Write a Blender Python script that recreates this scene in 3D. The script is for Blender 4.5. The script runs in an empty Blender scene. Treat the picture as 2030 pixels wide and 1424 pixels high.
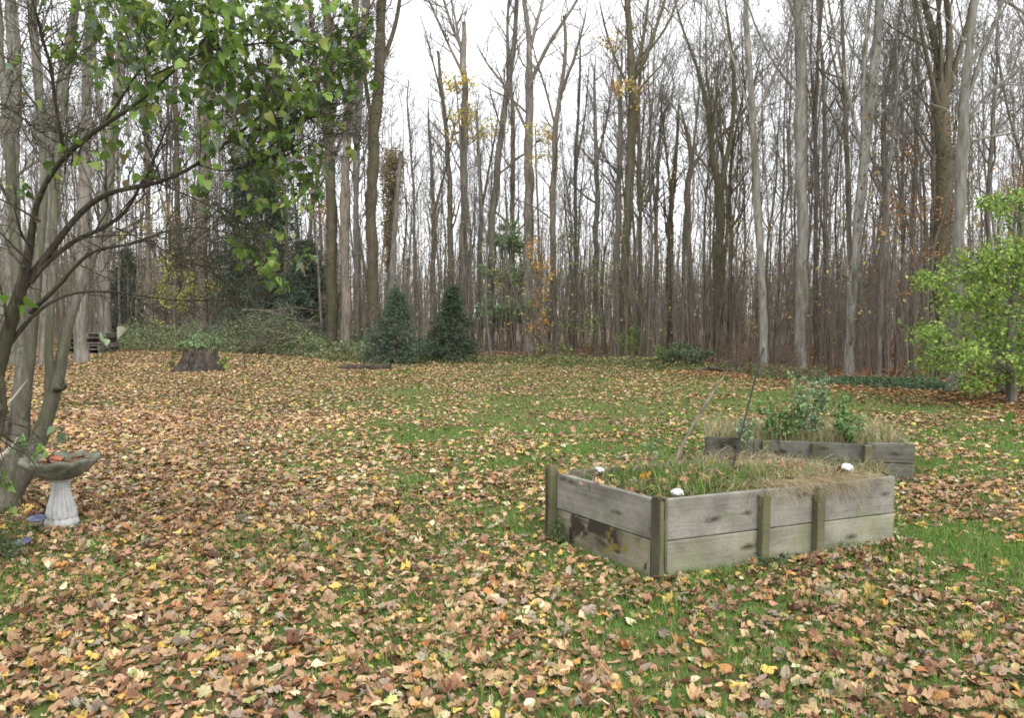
import bpy, math, random
import numpy as np
from mathutils import Vector, Matrix

# ------------------------------------------------------------------ camera, world, sun, exposure
S = bpy.context.scene
COL = S.collection
F = 1505.0            # focal length in photo pixels (photo 2030 wide)
CX, CY, HY = 1015.0, 712.0, 625.0
CAMZ = 1.8
PITCH = math.atan((CY - HY) / F)
cam_d = bpy.data.cameras.new("camera")
cam_d.sensor_width = 36.0
cam_d.sensor_fit = 'HORIZONTAL'
cam_d.lens = 36.0 * F / 2030.0
cam_d.clip_start = 0.05
cam_d.clip_end = 2000
cam = bpy.data.objects.new("camera", cam_d)
COL.objects.link(cam)
cam.location = (0, 0, CAMZ)
cam.rotation_euler = (math.pi / 2 - PITCH, 0, 0)
S.camera = cam

w = bpy.data.worlds.new("World"); S.world = w; w.use_nodes = True
nt = w.node_tree; nt.nodes.clear()
out = nt.nodes.new("ShaderNodeOutputWorld")
sky = nt.nodes.new("ShaderNodeTexSky"); sky.sky_type = 'NISHITA'; sky.sun_disc = False
SUN_EL, SUN_ROT = math.radians(48), math.radians(150)
sky.sun_elevation = SUN_EL; sky.sun_rotation = SUN_ROT
sky.air_density = 1.0; sky.dust_density = 3.0
hs = nt.nodes.new("ShaderNodeHueSaturation"); hs.inputs['Saturation'].default_value = 0.25
b1 = nt.nodes.new("ShaderNodeBackground"); b1.inputs['Strength'].default_value = 0.06
b2 = nt.nodes.new("ShaderNodeBackground"); b2.inputs['Strength'].default_value = 1.0
b2.inputs['Color'].default_value = (0.97, 0.985, 1.0, 1)      # the even cloud layer
ad = nt.nodes.new("ShaderNodeAddShader")
nt.links.new(sky.outputs[0], hs.inputs['Color']); nt.links.new(hs.outputs[0], b1.inputs['Color'])
nt.links.new(b1.outputs[0], ad.inputs[0]); nt.links.new(b2.outputs[0], ad.inputs[1])
nt.links.new(ad.outputs[0], out.inputs['Surface'])

sl = bpy.data.lights.new("sun", 'SUN'); sl.energy = 1.3; sl.angle = math.radians(30); sl.color = (1, 0.96, 0.9)
so = bpy.data.objects.new("sun", sl); COL.objects.link(so)
# Nishita: rotation 0 -> sun towards +Y, increasing clockwise seen from above
sd = Vector((math.sin(SUN_ROT) * math.cos(SUN_EL), math.cos(SUN_ROT) * math.cos(SUN_EL), math.sin(SUN_EL)))
so.rotation_euler = sd.to_track_quat('Z', 'Y').to_euler()

S.view_settings.view_transform = 'Standard'
S.view_settings.look = 'None'
S.view_settings.exposure = 0.57
S.view_settings.gamma = 1.0
S.view_settings.use_curve_mapping = False
S.cycles.max_bounces = 5; S.cycles.diffuse_bounces = 3; S.cycles.glossy_bounces = 1
S.cycles.transmission_bounces = 2; S.cycles.transparent_max_bounces = 4
S.cycles.filter_width = 1.7

# ------------------------------------------------------------------ helpers
R_ = np.random.default_rng(7)
CP, SP = math.cos(PITCH), math.sin(PITCH)

def at(px, py, d):
    """point seen at photo pixel px,py at ground distance d (world y)"""
    cx, cy = (px - CX) / F, (CY - py) / F
    dx, dy, dz = cx, CP + cy * SP, -SP + cy * CP
    t = d / dy
    return np.array((dx * t, d, CAMZ + dz * t))

def ground(px, py, z=0.0):
    cx, cy = (px - CX) / F, (CY - py) / F
    dx, dy, dz = cx, CP + cy * SP, -SP + cy * CP
    t = (z - CAMZ) / dz
    return np.array((dx * t, dy * t, z))

def pxof(x, y):
    return CX + F * x / np.maximum(y, .1)

def vnoise(x, y, s, seed=0):
    x = np.asarray(x) * s; y = np.asarray(y) * s
    xi = np.floor(x).astype(np.int64); yi = np.floor(y).astype(np.int64)
    fx = x - xi; fy = y - yi
    fx = fx * fx * (3 - 2 * fx); fy = fy * fy * (3 - 2 * fy)
    def h(a, b):
        n = (a * 374761393 + b * 668265263 + seed * 974634777) & 0xffffffff
        n = ((n ^ (n >> 13)) * 1274126177) & 0xffffffff
        return ((n ^ (n >> 16)) & 0xffff) / 65535.0
    return (h(xi, yi) * (1 - fx) + h(xi + 1, yi) * fx) * (1 - fy) + (h(xi, yi + 1) * (1 - fx) + h(xi + 1, yi + 1) * fx) * fy

EX = np.array([-400, 0, 150, 400, 650, 950, 1300, 1600, 1900, 2030, 2500])
EY = np.array([35, 36, 37.5, 39, 32.5, 29.5, 25.5, 21.5, 17.5, 16, 14])
def edge(px):
    return np.interp(px, EX, EY)

def gz(x, y):
    x = np.asarray(x, float); y = np.asarray(y, float)
    z = 0.018 * np.sin(x * 1.3 + 1) * np.sin(y * 0.9) + 0.02 * np.sin(x * .37 + y * .21)
    e = edge(pxof(x, np.maximum(y, 1.0)))
    k = np.clip((y - e) / 8, 0, 1)
    return z + k * (0.12 * np.sin(x * .5 + 2) * np.sin(y * .43) + 0.08 * np.sin(x * 1.1 + y * .8))

def tag(o, label=None, cat=None, group=None, kind=None):
    if label: o["label"] = label
    if cat: o["category"] = cat
    if group: o["group"] = group
    if kind: o["kind"] = kind
    return o

def empty(name, loc, rz=0.0, label=None, cat=None, group=None):
    o = bpy.data.objects.new(name, None); COL.objects.link(o)
    o.location = tuple(float(v) for v in loc); o.rotation_euler = (0, 0, rz); o.empty_display_size = .1
    return tag(o, label, cat, group)

class G:
    """collects geometry: vertices, quads, tris, one colour per vertex"""
    def __init__(s): s.V = []; s.T = []; s.Q = []; s.C = []; s.n = 0
    def add(s, V, T=None, Q=None, C=None):
        V = np.asarray(V, float).reshape(-1, 3)
        if T is not None and len(T): s.T.append(np.asarray(T, np.int64).reshape(-1, 3) + s.n)
        if Q is not None and len(Q): s.Q.append(np.asarray(Q, np.int64).reshape(-1, 4) + s.n)
        s.V.append(V)
        if C is None: C = np.ones((len(V), 3)) * .5
        C = np.asarray(C, float)
        if C.ndim == 1: C = np.tile(C, (len(V), 1))
        s.C.append(C); s.n += len(V)
    def mesh(s, name, mat, smooth=True, col=False, origin=None):
        V = np.concatenate(s.V) if s.V else np.zeros((0, 3))
        if origin is not None: V = V - np.asarray(origin)
        T = np.concatenate(s.T) if s.T else np.zeros((0, 3), np.int64)
        Q = np.concatenate(s.Q) if s.Q else np.zeros((0, 4), np.int64)
        m = bpy.data.meshes.new(name)
        m.vertices.add(len(V)); m.vertices.foreach_set("co", V.astype(np.float32).ravel())
        nl = len(T) * 3 + len(Q) * 4
        m.loops.add(nl); m.loops.foreach_set("vertex_index", np.concatenate([T.ravel(), Q.ravel()]).astype(np.int32))
        m.polygons.add(len(T) + len(Q))
        st = np.concatenate([np.arange(len(T)) * 3, len(T) * 3 + np.arange(len(Q)) * 4]).astype(np.int32)
        m.polygons.foreach_set("loop_start", st)
        m.polygons.foreach_set("use_smooth", np.full(len(st), smooth, dtype=bool))
        m.update(calc_edges=True)
        if col:
            a = m.color_attributes.new("col", 'FLOAT_COLOR', 'POINT')
            C = np.concatenate(s.C); C = np.concatenate([C, np.ones((len(C), 1))], 1)
            a.data.foreach_set("color", C.astype(np.float32).ravel())
        for mm in (mat if isinstance(mat, (list, tuple)) else [mat]): m.materials.append(mm)
        return m
    def build(s, name, mat, parent=None, smooth=True, col=False, world=True):
        """world=True: the vertices are world coordinates, moved into the parent's space"""
        o_ = np.zeros(3)
        if parent is not None and world: o_ = np.array(parent.location)
        m = s.mesh(name, mat, smooth, col, o_)
        return link(name, m, parent)

def link(name, mesh, parent=None, loc=None, rot=None, scale=None):
    o = bpy.data.objects.new(name, mesh); COL.objects.link(o)
    if parent is not None: o.parent = parent
    if loc is not None: o.location = tuple(float(v) for v in loc)
    if rot is not None: o.rotation_euler = rot
    if scale is not None: o.scale = scale if hasattr(scale, '__len__') else (scale,) * 3
    return o

def tubes(g, P, R, sides=6, C=None, cap=True):
    """P (n,k,3), R (n,k): n tubes of k rings"""
    P = np.asarray(P, float); R = np.asarray(R, float)
    if P.ndim == 2: P = P[None]; R = R[None]
    n, k, _ = P.shape
    if n == 0: return
    T = np.empty_like(P)
    T[:, 1:-1] = P[:, 2:] - P[:, :-2]; T[:, 0] = P[:, 1] - P[:, 0]; T[:, -1] = P[:, -1] - P[:, -2]
    T /= np.linalg.norm(T, axis=2, keepdims=True) + 1e-9
    A = P[:, -1] - P[:, 0]
    ref = np.where((np.abs(A[:, 2]) > .8 * np.linalg.norm(A, axis=1))[:, None], np.array([[1., .13, 0]]), np.array([[.07, .11, 1.]]))
    ref = np.repeat(ref[:, None], k, 1)
    U = np.cross(T, ref); U /= np.linalg.norm(U, axis=2, keepdims=True) + 1e-9
    W = np.cross(T, U)
    a = np.arange(sides) / sides * 2 * math.pi
    V = P[:, :, None] + R[:, :, None, None] * (U[:, :, None] * np.cos(a)[None, None, :, None] + W[:, :, None] * np.sin(a)[None, None, :, None])
    idx = np.arange(n * k * sides).reshape(n, k, sides)
    q = np.stack([idx[:, :-1], np.roll(idx[:, :-1], -1, 2), np.roll(idx[:, 1:], -1, 2), idx[:, 1:]], -1).reshape(-1, 4)
    q = q[:, ::-1]
    tr = None
    VV = V.reshape(-1, 3)
    if cap:
        ends = np.arange(n) + n * k * sides
        VV = np.concatenate([VV, P[:, -1]])
        last = idx[:, -1]
        tr = np.stack([last, np.roll(last, -1, 1), np.repeat(ends[:, None], sides, 1)], -1).reshape(-1, 3)
    if C is not None and np.ndim(C) == 2:
        C = np.repeat(C, k * sides, 0)
        if cap: C = np.concatenate([C, C[::k * sides]])
    g.add(VV, T=tr, Q=q, C=C)

def resample(P, R, k):
    P = np.asarray(P, float); R = np.asarray(R, float)
    L = np.concatenate([[0], np.cumsum(np.linalg.norm(np.diff(P, axis=0), axis=1))])
    # catmull-rom like smoothing through dense cubic interpolation
    t = np.linspace(0, L[-1], k)
    o = np.stack([np.interp(t, L, P[:, i]) for i in range(3)], 1)
    for _ in range(2):
        m = o.copy(); m[1:-1] = (o[:-2] + 2 * o[1:-1] + o[2:]) / 4; o = m
    return o, np.interp(t, L, R)

def norm(v): return v / (np.linalg.norm(v, axis=-1, keepdims=True) + 1e-9)

def children(P, R, m, t0, t1, ang, L, k, rng, up=.15, wob=.12, rfrac=.55, rmin=.003, taper=.75, lenfall=.5, tpow=1.0):
    """spawn m child branches on each of the n parents"""
    n, K, _ = P.shape
    N = n * m
    pi = np.repeat(np.arange(n), m)
    t = t0 + (t1 - t0) * (((np.tile(np.arange(m), n) + rng.random(N)) / m) ** tpow)
    f = t * (K - 1); i = np.minimum(f.astype(int), K - 2); fr = (f - i)[:, None]
    p = P[pi, i] * (1 - fr) + P[pi, i + 1] * fr
    tg = norm(P[pi, i + 1] - P[pi, i])
    rr = R[pi, i] * (1 - fr[:, 0]) + R[pi, i + 1] * fr[:, 0]
    rv = norm(rng.normal(size=(N, 3)))
    pe = norm(rv - (rv * tg).sum(1, keepdims=True) * tg)
    a = np.radians(ang[0] + (ang[1] - ang[0]) * rng.random(N))[:, None]
    d = norm(tg * np.cos(a) + pe * np.sin(a))
    Ln = (L[0] + (L[1] - L[0]) * rng.random(N)) * (1 - lenfall * (t - t0) / max(t1 - t0, 1e-6))
    out = np.empty((N, k, 3)); out[:, 0] = p
    st = Ln / (k - 1)
    for j in range(1, k):
        d = norm(d + np.array([0, 0, up]) + rng.normal(size=(N, 3)) * wob)
        out[:, j] = out[:, j - 1] + d * st[:, None]
    r0 = np.maximum(np.minimum(rr * rfrac, Ln * .022), rmin)
    s = np.linspace(0, 1, k)[None]
    RR = np.maximum(r0[:, None] * (1 - taper * s), rmin * .6)
    return out, RR

# ---- materials
def nodes(name, rough=.8, spec=.2):
    m = bpy.data.materials.new(name); m.use_nodes = True
    n = m.node_tree.nodes; b = n["Principled BSDF"]
    b.inputs['Roughness'].default_value = rough
    b.inputs['Specular IOR Level'].default_value = spec
    return m, m.node_tree, b

def nd(t, ty, **kw):
    x = t.nodes.new(ty)
    for k, v in kw.items():
        if k in x.inputs: x.inputs[k].default_value = v
        else: setattr(x, k, v)
    return x

def ramp(t, src, stops):
    r = t.nodes.new("ShaderNodeValToRGB"); cr = r.color_ramp
    while len(cr.elements) < len(stops): cr.elements.new(.5)
    for e, (p, c) in zip(cr.elements, stops):
        e.position = p; e.color = (*c, 1) if len(c) == 3 else c
    if src is not None: t.links.new(src, r.inputs[0])
    return r.outputs[0]

def mix(t, fac, a, b, mode='MIX'):
    m = t.nodes.new("ShaderNodeMix"); m.data_type = 'RGBA'; m.blend_type = mode
    for i, v in ((0, fac), (6, a), (7, b)):
        if isinstance(v, bpy.types.NodeSocket): t.links.new(v, m.inputs[i])
        elif i == 0: m.inputs[0].default_value = v
        else: m.inputs[i].default_value = (*v, 1)
    return m.outputs[2]

def mth(t, op, a, b=None, clamp=False):
    m = t.nodes.new("ShaderNodeMath"); m.operation = op; m.use_clamp = clamp
    for i, v in ((0, a), (1, b)):
        if v is None: continue
        if isinstance(v, bpy.types.NodeSocket): t.links.new(v, m.inputs[i])
        else: m.inputs[i].default_value = v
    return m.outputs[0]

def coords(t, scale=(1, 1, 1), kind='Object', loc=(0, 0, 0)):
    tc = t.nodes.new("ShaderNodeTexCoord"); mp = t.nodes.new("ShaderNodeMapping")
    mp.inputs['Scale'].default_value = scale; mp.inputs['Location'].default_value = loc
    t.links.new(tc.outputs[kind], mp.inputs[0]); return mp.outputs[0]

def noise(t, vec, scale=5, detail=4, rough=.6, dist=0.0, out=0):
    n = t.nodes.new("ShaderNodeTexNoise"); n.inputs['Scale'].default_value = scale
    n.inputs['Detail'].default_value = detail; n.inputs['Roughness'].default_value = rough
    n.inputs['Distortion'].default_value = dist
    if vec is not None: t.links.new(vec, n.inputs['Vector'])
    return n.outputs[out]

def bump(t, b, h, strength=.5, dist=.02):
    n = t.nodes.new("ShaderNodeBump"); n.inputs['Strength'].default_value = strength; n.inputs['Distance'].default_value = dist
    t.links.new(h, n.inputs['Height']); t.links.new(n.outputs[0], b.inputs['Normal'])

def bark(name, c0, c1, c2, moss=0.0, mossc=(.06, .075, .02), patch=None, sc=1.0):
    m, t, b = nodes(name, .92, .15)
    v = coords(t, (5.5 * sc, 5.5 * sc, .95 * sc)); v2 = coords(t, (1.8, 1.8, .6))
    n1 = noise(t, v, 2.2, 6, .65, .6)
    n2 = noise(t, v2, 1.5, 3, .6)
    c = ramp(t, n1, [(.36, c0), (.5, c1), (.62, c2)])
    oi = t.nodes.new("ShaderNodeObjectInfo")
    c = mix(t, .35, c, ramp(t, n2, [(.3, c0), (.7, c2)]))
    if patch:
        n4 = noise(t, coords(t, (3, 3, 1.4), loc=(5, 2, 1)), 3, 4, .7)
        c = mix(t, ramp(t, n4, [(.55, (0, 0, 0)), (.62, (1, 1, 1))]), c, patch)
    if moss:
        n3 = noise(t, coords(t, (2, 2, .35), loc=(3, 1, 0)), 1.6, 4, .65)
        f = ramp(t, n3, [(.62 - moss * .35, (0, 0, 0)), (.72 - moss * .2, (1, 1, 1))])
        c = mix(t, mth(t, 'MULTIPLY', f, .85), c, mossc)
    vv = mth(t, 'MULTIPLY_ADD', oi.outputs['Random'], .5); 
    vv.node.inputs[2].default_value = .75
    hsv = t.nodes.new("ShaderNodeHueSaturation"); t.links.new(c, hsv.inputs['Color']); t.links.new(vv, hsv.inputs['Value'])
    t.links.new(hsv.outputs[0], b.inputs['Base Color'])
    bump(t, b, n1, .8, .03)
    return m

M = {}
M['pale'] = bark("bark_pale", (.095, .086, .07), (.185, .172, .147), (.28, .265, .235), moss=.15, mossc=(.10, .10, .06))
M['grey'] = bark("bark_grey", (.08, .07, .058), (.18, .162, .137), (.28, .258, .225), moss=.25, mossc=(.075, .075, .035))
M['brown'] = bark("bark_brown", (.07, .058, .046), (.155, .13, .104), (.25, .215, .175), moss=.15)
M['mossy'] = bark("bark_mossy", (.055, .044, .033), (.12, .10, .074), (.20, .17, .13), moss=.75, mossc=(.10, .092, .055))
M['birch'] = bark("bark_mottled", (.12, .11, .09), (.22, .21, .18), (.32, .31, .28), moss=.3, patch=(.07, .06, .045))
M['near'] = bark("bark_near", (.075, .067, .053), (.145, .13, .106), (.215, .2, .168), moss=.45, mossc=(.09, .095, .05), sc=2.2)
M['neard'] = bark("bark_near_dark", (.04, .034, .027), (.085, .072, .056), (.145, .125, .10), moss=.4, mossc=(.075, .08, .035), sc=2.5)
M['stump'] = bark("bark_stump", (.015, .012, .01), (.045, .037, .03), (.14, .12, .10), moss=.2, sc=1.2)
M['twig'] = bark("twig_bark", (.10, .085, .068), (.15, .13, .105), (.21, .185, .155))
M['drytwig'] = bark("dry_twig", (.11, .085, .065), (.18, .145, .115), (.27, .225, .185))

def leafmat(name, source='attr', trans=.0, rough=.6, spec=.25, grain=.25):
    m, t, b = nodes(name, rough, spec)
    if source == 'attr':
        a = t.nodes.new("ShaderNodeAttribute"); a.attribute_name = "col"; c = a.outputs['Color']
    else:
        a = t.nodes.new("ShaderNodeObjectInfo"); c = a.outputs['Color']
    if grain:
        g_ = noise(t, coords(t), 45 if source == 'attr' else 45, 3, .6)
        c = mix(t, grain, c, ramp(t, g_, [(.3, (.45, .4, .35)), (.7, (1, 1, 1))]), 'MULTIPLY')
    t.links.new(c, b.inputs['Base Color'])
    if trans:
        tr = t.nodes.new("ShaderNodeBsdfTranslucent"); ms = t.nodes.new("ShaderNodeMixShader")
        ms.inputs[0].default_value = trans
        t.links.new(c, tr.inputs['Color']); t.links.new(b.outputs[0], ms.inputs[1]); t.links.new(tr.outputs[0], ms.inputs[2])
        t.links.new(ms.outputs[0], t.nodes["Material Output"].inputs['Surface'])
    return m
M['litter'] = leafmat("fallen_leaf", 'attr', 0, .65, .3, .45)
M['litter_obj'] = leafmat("fallen_leaf_single", 'obj', 0, .65, .3, .45)
M['green'] = leafmat("green_leaf", 'attr', .35, .45, .4, 0)
M['green_obj'] = leafmat("green_leaf_single", 'obj', .4, .4, .45, .15)
M['grass'] = leafmat("grass_blade", 'attr', .25, .6, .2, 0)
M['needle'] = leafmat("conifer_needle", 'attr', .1, .6, .3, 0)

# ---- leaf shapes (flat outline -> fan, crumpled in z)
def maple_outline(full=True):
    if full:
        h = [(.96, 90), (.76, 80), (.82, 73), (.66, 65), (.76, 56), (.94, 46), (.79, 34), (.80, 25), (.64, 14), (.78, -4), (.70, -20), (.60, -45), (.36, -70)]
    else:
        h = [(1.0, 90), (.62, 66), (.95, 45), (.58, 15), (.76, -8), (.5, -50)]
    pts = [(r * math.cos(math.radians(a)), r * math.sin(math.radians(a))) for r, a in h]
    left = [(-x, y) for x, y in pts[1:][::-1]]
    return np.array(pts + left)

def fan_leaf(rng, out2, curl, fold, crump, twist=0):
    n = len(out2)
    V = np.zeros((n + 1, 3)); V[:n, :2] = out2
    r2 = (V[:, 0] ** 2 + V[:, 1] ** 2)
    V[:, 2] = curl * r2 + fold * np.abs(V[:, 0]) + twist * V[:, 0] * V[:, 1]
    V[:n, 2] += rng.normal(size=n) * crump * .6
    # a few smooth waves give folds
    a = rng.random() * 6
    V[:, 2] += crump * np.sin(V[:, 0] * 4 + a) * np.cos(V[:, 1] * 3.1 + a * 2)
    sx = 1 - .35 * min(1, abs(curl)) * rng.random()
    V[:, 0] *= sx
    V[:, 2] -= V[:, 2].min() * .6
    T = np.array([(i, (i + 1) % n, n) for i in range(n)])
    return V, T

def rotmats(yaw, tx, ty):
    cy, sy = np.cos(yaw), np.sin(yaw); n = len(yaw)
    Z = np.zeros((n, 3, 3)); Z[:, 0, 0] = cy; Z[:, 0, 1] = -sy; Z[:, 1, 0] = sy; Z[:, 1, 1] = cy; Z[:, 2, 2] = 1
    X = np.zeros((n, 3, 3)); X[:, 0, 0] = 1; X[:, 1, 1] = np.cos(tx); X[:, 1, 2] = -np.sin(tx); X[:, 2, 1] = np.sin(tx); X[:, 2, 2] = np.cos(tx)
    Y = np.zeros((n, 3, 3)); Y[:, 1, 1] = 1; Y[:, 0, 0] = np.cos(ty); Y[:, 0, 2] = np.sin(ty); Y[:, 2, 0] = -np.sin(ty); Y[:, 2, 2] = np.cos(ty)
    return Z @ X @ Y

def scatter(g, variants, which, pos, rot, sc, col):
    for i, (V, T) in enumerate(variants):
        s = np.where(which == i)[0]
        if not len(s): continue
        W = np.einsum('nij,mj->nmi', rot[s], V) * sc[s][:, None, None] + pos[s][:, None]
        m = len(V)
        TT = (T[None] + (np.arange(len(s)) * m)[:, None, None]).reshape(-1, 3)
        g.add(W.reshape(-1, 3), T=TT, C=np.repeat(col[s], m, 0))

def pick(cols, weights, n, rng, jit=.18):
    cols = np.array(cols, float); wt = np.array(weights, float); wt /= wt.sum()
    c = cols[rng.choice(len(cols), n, p=wt)]
    return np.clip(c * (1 + rng.normal(size=(n, 1)) * jit) * (1 + rng.normal(size=(n, 3)) * .04), .005, .9)

LEAF_COLS = [(.49, .33, .185), (.40, .25, .15), (.28, .15, .08), (.14, .07, .04), (.56, .40, .11), (.60, .51, .32), (.43, .21, .075), (.35, .37, .13), (.33, .265, .20)]
LEAF_W = [24, 24, 19, 11, 7, 6.5, 4, 2.5, 10]
# ------------------------------------------------------------------ ground
def ground_sheet():
    ys = np.concatenate([np.arange(-8, 0, 1.0), np.arange(0, 12, .3), np.arange(12, 60, .8), np.arange(60, 140, 5), np.arange(140, 701, 40)])
    xs = np.concatenate([-np.arange(60, 701, 40)[::-1], np.arange(-50, 50, 1.0), np.arange(60, 701, 40)])
    X, Y = np.meshgrid(xs, ys)
    V = np.stack([X, Y, gz(X, Y) * (np.abs(X) < 55) * (Y < 135)], -1).reshape(-1, 3)
    ny, nx = X.shape
    i = np.arange(ny * nx).reshape(ny, nx)
    Q = np.stack([i[:-1, :-1], i[:-1, 1:], i[1:, 1:], i[1:, :-1]], -1).reshape(-1, 4)
    px = pxof(V[:, 0], np.maximum(V[:, 1], 1))
    wood = np.clip((V[:, 1] - edge(px)) / 1.5 + .5, 0, 1)
    g = G(); g.add(V, Q=Q, C=np.stack([wood, wood, wood], 1))
    m, t, b = nodes("ground_soil_and_turf", .95, .1)
    v = coords(t)
    n1 = noise(t, v, 1.1, 4, .6); n2 = noise(t, v, 14, 5, .7); n3 = noise(t, v, 60, 3, .7)
    turf = ramp(t, n2, [(.3, (.05, .08, .02)), (.5, (.10, .145, .04)), (.72, (.16, .155, .07))])
    turf = mix(t, ramp(t, n1, [(.4, (0, 0, 0)), (.65, (.6, .6, .6))]), turf, (.10, .072, .04))
    vo = t.nodes.new("ShaderNodeTexVoronoi"); vo.inputs['Scale'].default_value = 9; t.links.new(v, vo.inputs['Vector'])
    sep = t.nodes.new("ShaderNodeSeparateColor"); t.links.new(vo.outputs['Color'], sep.inputs[0])
    lit = ramp(t, sep.outputs[0], [(.1, (.07, .05, .035)), (.35, (.13, .095, .065)), (.6, (.19, .14, .10)), (.85, (.24, .18, .11)), (.97, (.30, .25, .13))])
    wood_c = mix(t, ramp(t, n2, [(.45, (0, 0, 0)), (.62, (.7, .7, .7))]), lit, (.07, .05, .035))
    a = t.nodes.new("ShaderNodeAttribute"); a.attribute_name = "col"
    sp2 = t.nodes.new("ShaderNodeSeparateColor"); t.links.new(a.outputs['Color'], sp2.inputs[0])
    c = mix(t, sp2.outputs[0], turf, wood_c)
    t.links.new(c, b.inputs['Base Color'])
    bump(t, b, n3, .6, .02)
    o = g.build("lawn", m, None, True, True)
    tag(o, "leaf-strewn lawn running back to the wood", None, None, "structure")
    return o
lawn = ground_sheet()

# occupied footprints (no leaves / grass through boards)
C0 = ground(1303, 1148); C1 = ground(1765, 1081); C3 = ground(1103, 1070)
C2 = C1 + C3 - C0
def inside_quad(x, y, q, grow=0.0):
    q = [np.array(p[:2]) for p in q]; c = sum(q) / 4
    r = np.ones(len(x), bool)
    for i in range(4):
        a, b = q[i], q[(i + 1) % 4]
        nrm = np.array((b[1] - a[1], -(b[0] - a[0]))); nrm = nrm / np.linalg.norm(nrm)
        if np.dot(c - a, nrm) > 0: nrm = -nrm
        r &= ((x - a[0]) * nrm[0] + (y - a[1]) * nrm[1]) < grow
    return r
BED1 = [C0, C1, C2, C3]
D0 = at(1400, 900, 8.75) * (1, 1, 0); D1 = at(1808, 955, 8.2) * (1, 1, 0)
dv = (D1 - D0); dperp = np.array((-dv[1], dv[0], 0)) / np.linalg.norm(dv)
D2 = D1 + dperp * 1.15; D3 = D0 + dperp * 1.15
BED2 = [D0, D1, D2, D3]
BATH = at(123, 1040, 6.45)

def sample_area(n_per_m2, y0, y1, rng, marg=2.3):
    """uniform points over the part of the ground in view, with a margin"""
    half = lambda y: .69 * y + marg
    A = (half(y0) + half(y1)) * (y1 - y0)
    n = int(A * n_per_m2)
    y = y0 + (y1 - y0) * rng.random(int(n * 1.6)); x = (rng.random(len(y)) * 2 - 1) * half(y1)
    k = np.abs(x) < half(y); x, y = x[k][:n], y[k][:n]
    return x, y

def leaf_density(x, y):
    """0..1: how thick the litter lies"""
    px = pxof(x, y)
    py = HY + CAMZ * F / y
    left = np.interp(px, [0, 350, 900, 1300, 2030], [1.02, .97, .74, .60, .60])
    # green band across the middle distance on the right, brown strip under the wood edge
    band = np.exp(-((py - 850) / 90.) ** 2) * np.clip((px - 350) / 450, 0, 1)
    left = left * (1 - .64 * band)
    near = np.clip((py - 1120) / 300, 0, 1)
    left = left + .28 * np.clip((800 - px) / 400, 0, 1) * np.clip((1100 - py) / 120, 0, 1)
    left = left + .10 * near
    strip = np.clip((y - (edge(px) - 3.5)) / 2.5, 0, 1) * np.clip((px - 1250) / 150, 0, 1)
    left = np.maximum(left, strip * 1.6)
    sl_ = np.clip((py - 960) / 60, 0, 1) * np.clip((px - 1300) / 300, 0, 1)
    n = .55 * vnoise(x, y, .9, 3) + .3 * vnoise(x, y, 2.6, 5) + .15 * vnoise(x, y, .3, 9)
    d = left + (n - .5) * 1.45 * np.where(left > 1.1, .2, 1)
    # bright grass patch left of the bed and under its right end
    d -= .4 * np.exp(-(((px - 1020) / 110.) ** 2 + ((py - 1010) / 50.) ** 2))
    d -= .18 * np.exp(-(((px - 1900) / 160.) ** 2 + ((py - 1090) / 45.) ** 2))
    return np.clip(d, .05, 1.5)

lr = np.random.default_rng(11)
V_near = [fan_leaf(lr, maple_outline(True), lr.choice([-.4, .35, .6, .9, -.2]), lr.uniform(-.7, .8), lr.uniform(.07, .18), lr.uniform(-.4, .4)) for _ in range(12)]
ov = np.array([(0, 1), (.38, .62), (.5, .1), (.34, -.5), (0, -.85), (-.34, -.5), (-.5, .1), (-.38, .62)]) * .8
V_near += [fan_leaf(lr, ov, lr.uniform(-.3, .6), lr.uniform(-.2, .9), .06, .3) for _ in range(3)]
V_near += [fan_leaf(lr, maple_outline(True) * lr.uniform(.6, .85) * np.array([lr.uniform(.5, .9), 1]), lr.uniform(.5, 1.1), lr.uniform(-.9, .9), .16, lr.uniform(-.6, .6)) for _ in range(7)]
V_near += [fan_leaf(lr, ov * np.array([lr.uniform(.8, 1.3), 1]), lr.uniform(-.2, .6), lr.uniform(-.4, .8), .12, .4) for _ in range(6)]
V_mid = [fan_leaf(lr, maple_outline(False), lr.choice([-.3, .3, .4]), lr.uniform(-.4, .45), .10, lr.uniform(-.4, .4)) for _ in range(8)]
q4 = np.array([(0, 1), (.75, .1), (.1, -.8), (-.75, .05)])
V_far = [fan_leaf(lr, q4 * .95, lr.uniform(-.5, .6), lr.uniform(-.3, .5), .1, .3) for _ in range(5)]

def litter(y0, y1, dens, variants, size, seed, tilt=.27, pal=None):
    rng = np.random.default_rng(seed)
    x, y = sample_area(dens, y0, y1, rng)
    k = rng.random(len(x)) < leaf_density(x, y)
    k &= ~inside_quad(x, y, BED1, .06) & ~inside_quad(x, y, BED2, .05)
    k &= (np.hypot(x - BATH[0], y - BATH[1]) > .17)
    x, y = x[k], y[k]; n = len(x)
    z = gz(x, y) + .005 + .03 * rng.random(n) ** 1.5
    rot = rotmats(rng.random(n) * 6.283, rng.normal(size=n) * tilt, rng.normal(size=n) * tilt)
    sc = size[0] + (size[1] - size[0]) * rng.random(n) ** 1.3
    col = pick(LEAF_COLS, LEAF_W, n, rng)
    # further yellow share towards the left middle, darker browns in drifts
    px = pxof(x, y)
    dk = vnoise(x, y, .7, 21)
    col = col * (0.84 + .34 * dk)[:, None]
    st = (np.clip((y - (edge(px) - 4)) / 2, 0, 1) * np.clip((px - 1250) / 150, 0, 1))[:, None]
    col = col * (1 - st) + col * np.array([.93, .78, .70]) * st
    return dict(which=rng.integers(0, len(variants), n), pos=np.stack([x, y, z], 1), rot=rot, sc=sc, col=np.clip(col, .01, .9))

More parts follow.
